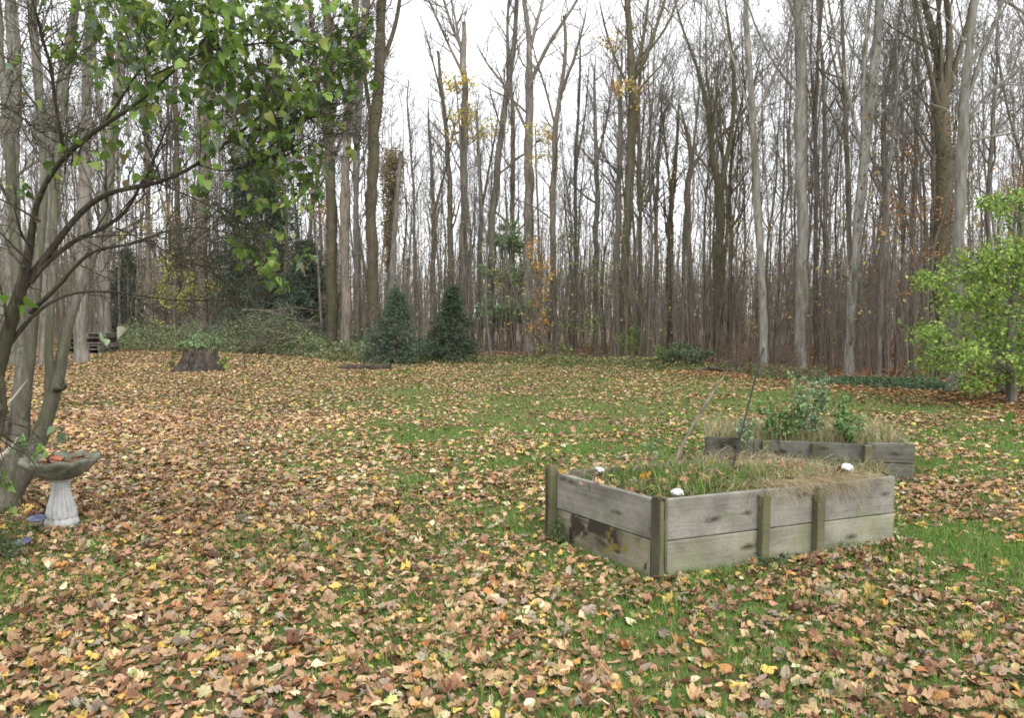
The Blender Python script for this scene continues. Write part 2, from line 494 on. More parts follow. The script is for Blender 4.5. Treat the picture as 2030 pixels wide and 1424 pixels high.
g = G()
A = litter(2.2, 7.5, 480, V_near, (.028, .064), 1)
# the 300 leaves that show largest are single parts of the lawn
pxa = pxof(A['pos'][:, 0], A['pos'][:, 1]); pya = HY + (CAMZ - A['pos'][:, 2]) * F / A['pos'][:, 1]
vis = (pxa > 10) & (pxa < 2020) & (pya < 1415)
score = np.where(vis, A['sc'] / A['pos'][:, 1], 0)
big = np.argsort(-score)[:300]
near_mesh = []
for V, T in V_near:
    gg = G(); gg.add(V, T=T); near_mesh.append(gg.mesh("leaf", M['litter_obj'], False))
from mathutils import Matrix as MX
for i in big:
    o = bpy.data.objects.new("leaf", near_mesh[A['which'][i]]); COL.objects.link(o); o.parent = lawn
    m4 = MX(np.array(A['rot'][i]).tolist()).to_4x4()
    o.matrix_basis = MX.Translation(A['pos'][i].tolist()) @ m4 @ MX.Scale(float(A['sc'][i]), 4)
    o.color = (*[float(c) for c in A['col'][i]], 1)
rest = np.ones(len(A['sc']), bool); rest[big] = False
A = {k: v[rest] for k, v in A.items()}
scatter(g, V_near, **A)
# older, broken and rolled leaves under the fresh ones
for y0_, y1_, dn_, sd_ in ((2.2, 7.5, 480, 61), (7.5, 14, 220, 62)):
    U = litter(y0_, y1_, dn_, V_mid if y0_ > 7 else V_near[12:], (.018, .046), sd_, .3)
    U['pos'][:, 2] -= .006; U['col'] *= np.array([.92, .86, .82])
    scatter(g, V_mid if y0_ > 7 else V_near[12:], **U)
scatter(g, V_mid, **litter(7.5, 14, 330, V_mid, (.030, .064), 2, .25))
scatter(g, V_far, **litter(14, 26, 230, V_far, (.032, .066), 3, .17))
scatter(g, V_far, **litter(26, 48, 100, V_far, (.045, .085), 4, .2))
o = g.build("leaf_litter", M['litter'], lawn, False, True); o["kind"] = "stuff"

# ---- grass
def grass_points(y0, y1, dens, seed, thresh=.0):
    rng = np.random.default_rng(seed)
    x, y = sample_area(dens, y0, y1, rng)
    e = edge(pxof(x, y))
    k = (y < e + .5) & ~inside_quad(x, y, BED1, .02) & ~inside_quad(x, y, BED2, .02) & (np.hypot(x - BATH[0], y - BATH[1]) > .16)
    d = leaf_density(x, y)
    k &= rng.random(len(x)) < (1.12 - .72 * d)
    return x[k], y[k], rng

def blades(g, x, y, z, rng, h, wd, cols, wts, lean=.5, hscale=None):
    n = len(x)
    hh = (h[0] + (h[1] - h[0]) * rng.random(n))
    if hscale is not None: hh = hh * hscale
    yaw = rng.random(n) * 6.283
    d = np.stack([np.cos(yaw), np.sin(yaw), np.zeros(n)], 1)
    s = np.stack([-np.sin(yaw + rng.normal(size=n)), np.cos(yaw), np.zeros(n)], 1)
    b = np.stack([x, y, z], 1)
    ln = (lean * (.25 + rng.random(n)))[:, None]
    mid = b + np.array([0, 0, 1.]) * hh[:, None] * .58 + d * hh[:, None] * ln * .35
    tip = b + np.array([0, 0, 1.]) * hh[:, None] * (1 - .25 * ln) + d * hh[:, None] * ln
    W = (wd * (.7 + .6 * rng.random(n)))[:, None] * .5
    V = np.stack([b - s * W, b + s * W, mid + s * W * .8, mid - s * W * .8, tip], 1)
    o_ = (np.arange(n) * 5)[:, None]
    Q = o_ + np.array([0, 1, 2, 3]); T = o_ + np.array([3, 2, 4])
    c = pick(cols, wts, n, rng, .2)
    g.add(V.reshape(-1, 3), T=T, Q=Q, C=np.repeat(c, 5, 0))

GC = [(.12, .235, .04), (.16, .30, .055), (.07, .15, .03), (.21, .28, .08), (.30, .27, .13)]
GW = [34, 30, 18, 10, 8]
GC2 = [(.15, .22, .055), (.20, .26, .075), (.11, .16, .045), (.26, .27, .10), (.34, .29, .15)]
g = G()
for y0, y1, dn, h, wd, sd_ in [(2.2, 6.5, 3600, (.03, .08), .0045, 31), (6.5, 12, 900, (.03, .07), .0085, 32), (12, 22, 330, (.03, .06), .016, 33), (22, 39, 130, (.035, .065), .03, 34)]:
    x, y, rng = grass_points(y0, y1, dn, sd_)
    tuft = .55 + .9 * vnoise(x, y, 3.2, 12)
    far = y0 > 10
    blades(g, x, y, gz(x, y) - .003, rng, h, wd, GC2 if far else GC, GW, .6, tuft)
o = g.build("grass", M['grass'], lawn, False, True); o["kind"] = "stuff"
# ------------------------------------------------------------------ the wood
def grow_crown(g, stems, rng, n1, L1, n2=5, n3=5, t0=.45, up=.10, ang=(25, 60), twig_r=.008, k=5):
    """stems: list of (P,R). adds limbs, branches and twigs"""
    P, Rr = stems
    a, ar = children(P, Rr, n1, t0, 1.0, ang, L1, k + 1, rng, up=up, wob=.13, rfrac=.5, rmin=.012, lenfall=.45)
    tubes(g, a, ar, 5)
    b, br = children(a, ar, n2, .2, 1.0, (20, 55), (L1[0] * .4, L1[1] * .55), k, rng, up=up * .9, wob=.16, rfrac=.6, rmin=twig_r)
    tubes(g, b, br, 3)
    if n3:
        c, cr = children(b, br, n3, .2, 1.0, (20, 55), (L1[0] * .18, L1[1] * .30), 3, rng, up=up, wob=.2, rfrac=.7, rmin=twig_r * .8)
        tubes(g, c, cr, 3, cap=False)
    return a, b

def hero(base, stem, forks, mat, label, H=19., n1=16, L1=(1.2, 3.0), t0=.38, cat="tree", seed=0, d=None, up=.10, ang=(25, 55), yellow=None, depth=.25, n3=4, extra=None, group="tall bare trees along the edge of the wood", name="bare_tree"):
    """stem: [(px,py,width_px)...] from the foot up"""
    rng = np.random.default_rng(seed + 500)
    if d is None: d = ground(*base)[1]
    B = at(base[0], base[1], d)
    B[2] = float(gz(B[0], B[1]))
    root = empty(name, B, 0, label, cat, group)
    def world(poly, d0, drift, w_last=.5):
        pts, rad = [], []
        dd = d0
        for i, (x, y, wpx) in enumerate(poly):
            pts.append(at(x, y, dd)); rad.append(wpx * (.84 if wpx < 30 else .74) / F * dd / 2)
            dd += drift * rng.normal() * .5 + drift * .15
        return pts, rad
    def extend(pts, rad, H):
        v = norm(pts[-1] - pts[-2]); v = norm(v + np.array([0, 0, .5]))
        p = pts[-1]; r = rad[-1]
        n = 0
        while p[2] < H and n < 5:
            step = (H - pts[-1][2]) / 3 if H - p[2] > 1 else 1
            v = norm(v + rng.normal(size=3) * .08 + np.array([0, 0, .1]))
            p = p + v * max(step, .8); r = max(r * .68, .015)
            pts.append(p); rad.append(r); n += 1
        return pts, rad
    tr = G(); cr = G()
    if H is None and name != 'dead_snag' and 'snapped' not in label: stem = list(stem) + [(stem[-1][0] + rng.normal() * 8, stem[-1][1] - 55, 1.2)]
    forks = [f if f[-1][1] <= 0 else list(f) + [(f[-1][0] + (f[-1][0] - f[-2][0]) * .4, f[-1][1] - 45, 1.0)] for f in forks]
    pts, rad = world([(base[0], base[1], stem[0][2])] + list(stem), d, depth)
    pts[0] = B - np.array([0, 0, .1])
    broken = H is None
    if not broken: pts, rad = extend(pts, rad, H)
    P, Rd = resample(pts, rad, 44)
    Rd = Rd * (1 + .07 * rng.normal(size=len(Rd)))
    wv_ = rng.normal(size=(44, 3)); wv_[1:-1] = (wv_[:-2] + wv_[1:-1] + wv_[2:]) / 3; wv_[0] = 0; P = P + wv_ * Rd[:, None] * .28
    h_ = P[:, 2] - P[0, 2]
    Rd = Rd * (1 + .45 * np.exp(-h_ / .35))
    tubes(tr, P, Rd, 10)
    allP, allR = [], []
    k = 14
    p2, r2 = resample(P, Rd, k); allP.append(p2); allR.append(r2)
    for fk in forks:
        # start depth: where the fork leaves the main stem
        z0 = at(fk[0][0], fk[0][1], d)[2]
        j = int(np.argmin(np.abs(P[:, 2] - z0)))
        fp, fr = world(fk, P[j][1], depth * 1.2)
        fp[0] = P[j]
        if fk[-1][1] < 40 and not broken: fp, fr = extend(fp, fr, H * (.86 + .12 * rng.random()))
        fP, fR = resample(fp, fr, k)
        tubes(tr, fP, fR, 7)
        allP.append(fP); allR.append(fR)
    tw, twr = children(P[None], Rd[None], 34, .08, .85, (40, 80), (.25, 1.3), 5, rng, up=.12, wob=.2, rfrac=.2, rmin=.006, lenfall=.2)
    tubes(cr, tw, twr, 3)
    t2_, t2r = children(tw, twr, 3, .3, 1, (25, 55), (.15, .5), 3, rng, up=.1, rmin=.005); tubes(cr, t2_, t2r, 3)
    tr.build("trunk", M[mat], root)
    if mat == 'mossy' and stem[0][2] > 14:
        iv = G(); ni = 1500
        hi = P[-1][2] * .75
        jj = rng.random(ni) ** 1.2 * hi
        ii = np.clip(np.searchsorted(P[:, 2], jj), 1, len(P) - 1); aa = rng.random(ni) * 6.283
        rr_ = Rd[ii] * rng.uniform(.95, 1.25, ni)
        vp = P[ii] + (P[ii - 1] - P[ii]) * rng.random(ni)[:, None] + np.stack([np.cos(aa) * rr_, np.sin(aa) * rr_, 0 * aa], 1)
        rt_ = rotmats(aa, rng.normal(size=ni) * .8 + 1.2, rng.normal(size=ni) * .5)
        scatter(iv, [(np.array([(0, 0, 0), (.4, .45, .1), (0, 1, -.1), (-.4, .45, .1)]), np.array([(0, 1, 2), (0, 2, 3)]))], np.zeros(ni, int), vp, rt_, rng.uniform(.04, .09, ni), pick([(.10, .09, .05), (.14, .12, .07), (.07, .075, .035), (.16, .17, .08)], [3, 3, 3, 1], ni, rng))
        iv.build("ivy", M['green'], root, False, True)
    if n1 or tw is not None:
      if not n1:
        cr.build("crown", M[mat], root)
    if n1:
        sP = np.stack(allP); sR = np.stack(allR)
        n_each = max(5, int(n1 * 1.4 / (len(allP) ** .7)))
        mainb, b = grow_crown(cr, (sP[:1], sR[:1]), rng, n_each, L1, t0=t0, up=up, ang=ang, n3=n3)
        if len(allP) > 1:
            _, b2 = grow_crown(cr, (sP[1:], sR[1:]), rng, n_each, (L1[0] * .9, L1[1] * .85), t0=.2, up=up, ang=ang, n3=n3)
        cr.build("crown", M[mat], root)
    return root, B, (allP, allR)

HT = []
def H_(base, stem, forks, mat, label, **kw):
    kw.setdefault('seed', len(HT) * 7 + 3)
    r = hero(base, stem, forks, mat, label, **kw); HT.append(r); return r

# --- left group
H_((18, 715), [(18, 560, 36), (25, 350, 32), (28, 150, 29), (20, 0, 26)], [[(26, 330, 16), (-30, 150, 12), (-50, 0, 9)]], 'grey', "broad grey trunk farthest left, at the photo's left edge", t0=.55, d=27)
H_((88, 712), [(88, 560, 26), (92, 350, 24), (75, 180, 20), (62, 0, 17)], [[(90, 330, 18), (120, 150, 14), (150, 0, 11)]], 'grey', "grey forked tree behind the near multi-stemmed tree, far left", d=27)
H_((160, 705), [(160, 560, 26), (165, 400, 24), (172, 200, 22), (178, 0, 20)], [], 'grey', "straight grey trunk rising just left of the pallet stack", d=29)
H_((210, 700), [(208, 520, 24), (212, 400, 22), (222, 250, 19), (255, 60, 14), (265, 0, 12)], [[(215, 350, 12), (190, 150, 9), (180, 0, 8)]], 'grey', "grey trunk standing directly behind the pallet stack", d=38.5)
H_((296, 690), [(294, 500, 11), (292, 300, 10), (290, 100, 9), (285, 0, 8)], [], 'brown', "slim brown tree right of the pallets, beside the yellow understory bush", d=42)
H_((352, 680), [(352, 500, 13), (350, 300, 12), (346, 100, 10), (345, 0, 9)], [], 'brown', "slim brown tree just left of the thick trunk behind the stump", d=43)
H_((400, 668), [(398, 520, 30), (400, 350, 28), (408, 150, 25), (414, 0, 23)], [[(402, 300, 12), (440, 100, 9), (460, 0, 8)]], 'brown', "thick brown trunk standing behind the tree stump", d=40)
H_((470, 690), [(468, 400, 12), (462, 200, 10), (455, 0, 9)], [], 'grey', "thin grey trunk in front of the dark evergreen", d=41)
H_((530, 690), [(532, 400, 12), (540, 200, 10), (548, 0, 9)], [], 'brown', "thin brown trunk rising out of the dark evergreen's right half", d=45)
H_((660, 690), [(660, 560, 25), (656, 400, 26), (650, 250, 22), (655, 120, 18), (648, 0, 16)], [[(655, 330, 12), (628, 150, 9), (615, 0, 8)]], 'mossy', "mossy brown trunk, left one of the tight pair beside the brush heap", d=33)
H_((686, 702), [(686, 560, 21), (684, 420, 22), (688, 250, 18), (700, 120, 15), (706, 0, 13)], [[(686, 300, 10), (720, 120, 8), (732, 0, 7)]], 'brown', "rough brown trunk, right one of the tight pair beside the brush heap", d=32)
H_((708, 680), [(706, 500, 13), (708, 300, 13), (716, 150, 12), (722, 0, 11)], [], 'grey', "grey trunk squeezed between the tight pair and the big dark leaning tree", d=38)
H_((737, 690), [(738, 560, 31), (738, 400, 31), (745, 230, 27), (755, 100, 24), (757, 0, 22)], [[(752, 130, 12), (785, 50, 10), (793, 0, 9)], [(742, 260, 10), (718, 120, 9), (700, 0, 8)]], 'mossy', "big dark mossy tree behind the left blue spruce, forking near the top", d=34, t0=.6)
# --- centre
H_((775, 690), [(775, 580, 15), (783, 450, 13), (790, 350, 11), (796, 300, 7)], [], 'pale', "bare whitish broken snag leaning right behind the left blue spruce", H=None, n1=0, d=35, name="dead_snag", cat="dead tree", group=None)
H_((822, 700), [(822, 500, 7), (820, 380, 6), (812, 260, 5), (806, 200, 4)], [], 'grey', "very slim grey tree in the gap between the two blue spruces' tops", d=40, H=None, n1=8)
H_((857, 694), [(858, 560, 13), (860, 420, 11), (856, 330, 8), (850, 250, 6)], [[(859, 430, 7), (885, 330, 5), (900, 260, 4)]], 'grey', "slender grey tree just left of the right-hand dark spruce", d=37, H=None, n1=12)
H_((893, 690), [(893, 560, 13), (893, 400, 14), (885, 260, 10), (872, 150, 7), (868, 100, 5)], [[(890, 330, 6), (878, 200, 5), (850, 90, 4)]], 'brown', "brown tree standing directly behind the right-hand dark spruce", d=37, H=13)
H_((918, 700), [(918, 560, 20), (920, 400, 19), (921, 230, 17), (920, 80, 14), (919, 42, 8)], [[(917, 110, 9), (895, 50, 7), (880, 0, 6)], [(915, 150, 8), (890, 90, 6), (850, 0, 5)], [(918, 120, 7), (905, 50, 6), (895, 0, 5)]], 'grey', "grey tree with a snapped-off tip and limbs fanning left, yellow leaves around it", d=37, H=None, n1=14, t0=.5)
H_((952, 700), [(952, 520, 12), (954, 400, 10), (950, 300, 7), (944, 220, 5)], [[(953, 420, 7), (972, 320, 5), (985, 250, 4)]], 'grey', "short slim forked tree just right of the snapped-tip tree", d=39, H=None, n1=12)
H_((972, 705), [(973, 560, 19), (978, 420, 17), (990, 280, 16), (1008, 160, 14), (1022, 80, 12), (1024, 0, 10)], [[(1012, 145, 8), (1005, 60, 7), (1008, 0, 6)]], 'grey', "grey tree leaning clearly to the right above the small pine", d=36, up=.13)
H_((1016, 700), [(1016, 520, 12), (1017, 350, 12), (1016, 230, 10), (1012, 120, 7)], [], 'brown', "slim straight tree between the right-leaning tree and the tall forked one", d=39, H=13)
H_((1045, 708), [(1045, 560, 23), (1048, 420, 23), (1047, 280, 20), (1051, 165, 18), (1048, 60, 12), (1040, 0, 10)], [[(1052, 165, 10), (1085, 90, 9), (1108, 55, 8), (1145, 0, 6)], [(1050, 90, 9), (1065, 40, 8), (1077, 0, 7)], [(1046, 260, 7), (1010, 180, 6), (960, 120, 5)]], 'grey', "tall grey tree at the photo's centre, forking into a wide Y", d=35, t0=.5)
H_((1100, 712), [(1098, 560, 14), (1096, 400, 15), (1100, 260, 13), (1111, 180, 10), (1122, 100, 8), (1118, 30, 6)], [[(1112, 180, 8), (1140, 110, 6), (1158, 45, 5)], [(1100, 250, 6), (1080, 170, 5), (1060, 110, 4)]], 'brown', "brown tree right of the wide-Y tree, splitting into a narrow fork", d=34, H=14)
H_((1140, 705), [(1142, 480, 8), (1140, 330, 8), (1148, 200, 6), (1150, 120, 5)], [[(1141, 330, 5), (1160, 230, 4), (1165, 170, 3)]], 'grey', "slim grey tree with a whip-like top, left of the close brown pair", d=38, H=None, n1=12)
H_((1180, 710), [(1182, 520, 12), (1184, 380, 12), (1180, 250, 9), (1178, 160, 6)], [[(1184, 330, 6), (1205, 230, 5), (1215, 150, 4)]], 'grey', "medium grey tree with upswept branches, left of the mossy V-shaped tree", d=37, H=None, n1=18)
H_((1222, 715), [(1222, 560, 15), (1226, 400, 14), (1229, 260, 12), (1230, 180, 9)], [], 'grey', "grey trunk hugging the left side of the mossy tree with yellow leaves", d=34, H=13)
H_((1238, 722), [(1238, 560, 20), (1246, 400, 19), (1254, 270, 21), (1254, 160, 20), (1246, 60, 15), (1243, 0, 13)], [[(1256, 170, 10), (1285, 110, 9), (1300, 50, 8), (1320, 0, 7)], [(1252, 190, 8), (1215, 110, 6), (1195, 40, 5)], [(1258, 160, 8), (1275, 80, 7), (1285, 0, 6)], [(1262, 150, 7), (1320, 60, 6), (1345, 0, 5)]], 'mossy', "mossy dark tree right of centre whose crown opens like a fan", d=32, t0=.5, n1=22)
H_((1270, 720), [(1270, 500, 8), (1266, 330, 9), (1266, 200, 8), (1272, 100, 6)], [], 'mossy', "thin dark mossy stem close to the right of the fan-crowned tree", d=33, H=14)
H_((1300, 716), [(1300, 540, 8), (1302, 380, 8), (1308, 260, 6), (1312, 200, 4)], [], 'brown', "slim brown tree in the row between the fan-crowned and the kinked red-brown tree", d=36, H=None, n1=16)
H_((1330, 722), [(1328, 540, 15), (1330, 420, 13), (1338, 320, 9), (1345, 240, 6)], [[(1331, 400, 7), (1320, 300, 5), (1312, 220, 4)]], 'mossy', "brown-green tree left of the kinked red-brown tree", d=34, H=None, n1=18)
H_((1370, 722), [(1369, 560, 14), (1364, 450, 14), (1362, 380, 14), (1372, 320, 13), (1360, 256, 8)], [], 'brown', "kinked red-brown tree ending in a short crooked top", d=33, H=None, n1=8, t0=.7)
# --- right
H_((1425, 730), [(1424, 600, 24), (1427, 450, 22), (1428, 380, 18), (1410, 300, 11), (1402, 200, 9), (1378, 120, 7), (1350, 50, 5)], [[(1428, 390, 14), (1445, 300, 12), (1458, 200, 10), (1452, 100, 8), (1440, 30, 6)], [(1442, 300, 8), (1478, 220, 7), (1500, 150, 5)], [(1408, 300, 6), (1420, 200, 5), (1425, 120, 4)]], 'mossy', "ivy-dark tree left of the pale bending trunk, splitting into a broad V", d=29, H=15, n1=22)
H_((1448, 728), [(1446, 600, 10), (1450, 470, 10), (1446, 380, 9), (1452, 300, 7)], [], 'mossy', "thin dark stem pressed against the right of the broad-V tree", d=30, H=11)
H_((1514, 745), [(1512, 640, 18), (1507, 520, 18), (1500, 400, 18), (1495, 280, 17), (1490, 180, 14), (1483, 80, 12), (1478, 0, 11)], [[(1494, 240, 8), (1530, 160, 6), (1560, 90, 5)], [(1488, 230, 7), (1465, 150, 6), (1440, 80, 5), (1420, 0, 4)]], 'pale', "smooth pale trunk bending gently left, its foot behind the tip of the garden stake", d=23, t0=.6, depth=.1)
H_((1586, 742), [(1586, 640, 26), (1588, 500, 25), (1590, 350, 26), (1590, 200, 26), (1587, 80, 24), (1583, 0, 22)], [[(1592, 170, 8), (1620, 120, 6), (1650, 70, 5)], [(1582, 190, 8), (1550, 160, 6), (1500, 60, 5)], [(1584, 60, 9), (1574, 20, 8), (1562, 0, 7)]], 'pale', "thickest pale straight trunk behind the raised beds", d=23.2, t0=.6, depth=.1)
H_((1617, 735), [(1617, 560, 11), (1618, 400, 10), (1616, 250, 9), (1622, 100, 8), (1630, 0, 7)], [[(1617, 230, 6), (1605, 120, 5), (1610, 0, 4)]], 'brown', "dark slim trunk directly right of the thickest pale trunk", d=27)
H_((1640, 730), [(1636, 500, 11), (1636, 300, 10), (1634, 170, 9), (1625, 60, 7), (1620, 0, 6)], [[(1636, 170, 6), (1660, 100, 5), (1680, 60, 4)]], 'grey', "slender grey trunk second to the right of the thickest pale trunk", d=29)
H_((1682, 752), [(1684, 650, 21), (1697, 500, 20), (1708, 380, 24), (1722, 250, 24), (1735, 120, 22), (1748, 0, 20)], [[(1706, 300, 12), (1706, 180, 10), (1720, 60, 8), (1725, 0, 7)], [(1700, 330, 9), (1685, 200, 8), (1655, 80, 6), (1640, 0, 5)]], 'birch', "mottled grey trunk leaning right, blotched with dark patches", d=22.3, depth=.12)
H_((1690, 740), [(1690, 560, 12), (1682, 400, 12), (1678, 250, 12), (1674, 130, 9), (1668, 0, 7)], [[(1678, 220, 6), (1655, 130, 5), (1640, 60, 4)]], 'brown', "brown trunk crossing behind the foot of the mottled leaning trunk", d=26)
H_((1742, 758), [(1748, 600, 9), (1757, 450, 9), (1765, 300, 7), (1780, 180, 5)], [], 'pale', "slim pale sapling-like trunk right of the mottled leaning trunk", d=21.5, H=10, n1=10)
H_((1758, 745), [(1758, 540, 16), (1756, 380, 14), (1750, 260, 12), (1758, 160, 9), (1780, 60, 6), (1790, 0, 5)], [[(1752, 250, 7), (1775, 170, 6), (1800, 110, 4)]], 'grey', "grey trunk in the crowd midway between the mottled trunk and the great dark clump", d=27, H=15)
H_((1806, 752), [(1808, 560, 13), (1812, 400, 12), (1818, 250, 10), (1822, 150, 8), (1812, 0, 6)], [], 'brown', "brown trunk just left of the great dark clump", d=25, H=16)
H_((1868, 758), [(1866, 620, 34), (1868, 450, 38), (1872, 300, 40), (1872, 200, 34), (1862, 120, 16), (1842, 40, 13), (1830, 0, 12)], [[(1876, 220, 20), (1888, 120, 16), (1884, 40, 14), (1876, 0, 13)], [(1862, 230, 15), (1840, 130, 10), (1822, 40, 8), (1818, 0, 7)], [(1878, 200, 14), (1905, 100, 10), (1930, 0, 8)], [(1866, 200, 10), (1868, 100, 9), (1860, 0, 8)]], 'mossy', "great dark trunk clump at the right splitting into five limbs", d=21.5, t0=.5, n1=26, depth=.2)
H_((1848, 755), [(1848, 600, 16), (1852, 430, 16), (1852, 280, 14), (1850, 180, 10), (1858, 60, 7)], [], 'brown', "brown trunk pressed against the left of the great dark clump", d=22.3, H=14)
H_((1892, 780), [(1892, 680, 30), (1896, 520, 28), (1902, 380, 26), (1908, 250, 24), (1918, 130, 20), (1930, 0, 17)], [[(1912, 210, 12), (1945, 110, 10), (1990, 0, 8)], [(1908, 260, 9), (1960, 180, 6), (2020, 140, 5)], [(1915, 150, 9), (1962, 60, 7), (2000, 20, 6)], [(1906, 290, 7), (1960, 270, 5), (2025, 262, 4)]], 'pale', "pale lichen-spotted trunk in front of the great dark clump, by the maple", d=17.8, t0=.45, n1=22, ang=(35, 75), up=.03, depth=.15)
H_((1960, 770), [(1962, 560, 12), (1958, 400, 12), (1966, 280, 10), (1975, 150, 7)], [], 'grey', "grey trunk half hidden by the right-hand maple's leaves", d=24, H=14)
H_((2040, 780), [(2040, 560, 22), (2035, 380, 18), (2042, 200, 15), (2035, 0, 12)], [[(2038, 330, 8), (2000, 230, 6), (1980, 120, 5)]], 'brown', "brown trunk at the photo's right edge behind the maple", d=22)

# --- rows of ordinary trees further in: shared meshes, each tree its own object
def variant_tree(seed, mat, slim=1.0, full=True):
    rng = np.random.default_rng(seed)
    h = 16.0
    k = 12
    z = np.linspace(-.2, h, k)
    wx = np.cumsum(rng.normal(size=k) * .17); wy = np.cumsum(rng.normal(size=k) * .17)
    lean = rng.normal() * .35
    P = np.stack([wx + lean * z / h, wy, z], 1); P[:, :2] -= P[0, :2]
    r = .076 * slim * (1 - .86 * (np.clip(z, 0, h) / h) ** 1.15); r[0] *= 1.5
    tr, cr = G(), G()
    P2, r2 = resample(P, r, 18)
    r2 *= 1 + .05 * rng.normal(size=18)
    tubes(tr, P2, r2, 7)
    stems_P, stems_R = [P], [r]
    for _ in range(rng.integers(1, 4)):
        fz = rng.uniform(.35, .65)
        a, ar = children(P[None], r[None], 1, fz, fz + .05, (14, 28), (h * .42, h * .5), 9, rng, up=.12, wob=.06, rfrac=.62, rmin=.03, taper=.85)
        ar[:] = r[int(fz * k)] * .6 * (1 - .8 * np.linspace(0, 1, 9))[None]
        aa, rr = resample(a[0], ar[0], k)
        tubes(tr, aa, rr, 5)
        stems_P.append(aa); stems_R.append(rr)
    tw, twr = children(P[None], r[None], 26, .1, .7, (40, 80), (.3, 1.2), 4, rng, up=.12, wob=.2, rfrac=.2, rmin=.007); tubes(cr, tw, twr, 3)
    grow_crown(cr, (P[None], r[None]), rng, 14 if full else 8, (1.2, 3.0), 5, 5, t0=.36, up=.12, ang=(20, 48), twig_r=.008)
    grow_crown(cr, (np.stack(stems_P[1:]), np.stack(stems_R[1:])), rng, 7, (.9, 2.2), 5, 4, t0=.2, up=.12, ang=(20, 48), twig_r=.008)
    return tr.mesh("trunk", M[mat]), cr.mesh("crown", M[mat])

KINDS = [('grey', "slim grey bare tree among the crowded rows deep in the wood"), ('brown', "slim brown bare tree among the crowded rows deep in the wood"),
         ('mossy', "slim mossy dark bare tree among the crowded rows deep in the wood"), ('pale', "slim pale bare tree among the crowded rows deep in the wood")]
variants = []
for i in range(14):
    kd = [0, 1, 2, 0, 1, 1, 0, 3, 1, 2, 0, 1, 0, 1][i]
    variants.append((kd,) + variant_tree(900 + i, KINDS[kd][0], slim=[1, .8, 1.15, .7, .9, 1.05, .65][i % 7]))
REG = [(60, "behind the near grey stems"), (130, "left of the pallet stack"), (240, "behind the pallet stack"), (340, "right of the pallet stack"), (450, "behind the tree stump"), (560, "behind the tall dark evergreen"), (630, "behind the brush heap"),
       (710, "behind the tight rough pair"), (820, "behind the left blue spruce"), (930, "behind the right dark spruce"), (1030, "behind the airy young pine"), (1110, "behind the wide-Y tree"), (1200, "left of the fan-crowned tree"),
       (1290, "behind the fan-crowned tree"), (1390, "behind the kinked red-brown tree"), (1470, "behind the broad-V mossy tree"), (1545, "behind the garden stake's tip"), (1640, "behind the thickest pale trunk"), (1720, "behind the mottled trunk"),
       (1820, "left of the great dark clump"), (1930, "behind the great dark clump"), (3000, "behind the right-hand maple")]
def mid_label(kd, px, h, dd=0):
    col_ = ['grey', 'brown', 'mossy dark', 'pale'][kd]
    where = next(r for lim, r in REG if px < lim)
    return ("tall " if h > 15 else "slim ") + col_ + " bare tree " + ("in the front rows, " if dd < 13 else "deep in the wood, ") + where
rng = np.random.default_rng(77)
placed = []
tries = 0
hero_px = np.array([[pxof(h[1][0], h[1][1]), h[1][1]] for h in HT])
while len(placed) < 215 and tries < 6000:
    tries += 1
    px = rng.uniform(-60, 2100)
    wgt = np.interp(px, [0, 250, 600, 760, 800, 870, 1000, 1150, 1300, 1800, 2100], [.9, 1, .9, .4, .3, .5, .6, .75, 1, 1, .9])
    if rng.random() > wgt: continue
    e = edge(px)
    d = e + 3 + rng.random() ** 1.1 * 33
    x = (px - CX) / F * d
    if any((x - a) ** 2 + (d - b) ** 2 < .9 ** 2 for a, b, _ in placed): continue
    placed.append((x, d, px))
for x, d, px in placed:
    vi = rng.integers(len(variants)); kd, tm, cm = variants[vi]
    lo, hi = (130, 400) if 770 < px < 1230 else (-120, 280)
    if px < 700: lo, hi = -250, 150
    ytop = rng.uniform(lo, hi)
    h = np.clip(CAMZ + (HY - ytop) / F * d, 8.5, 20)
    s = h / 16
    root = empty("bare_tree", (x, d, float(gz(x, d))), 0, mid_label(kd, px, h, d - edge(px)), "tree", "crowded " + KINDS[kd][0].replace('mossy', 'mossy dark') + " bare trees crowding the wood")
    root.rotation_euler = (rng.normal() * .02, rng.normal() * .02, rng.random() * 6.28)
    sx = s * rng.uniform(.8, 1.25)
    root.scale = (sx, sx, s)
    link("trunk", tm, root); link("crown", cm, root)

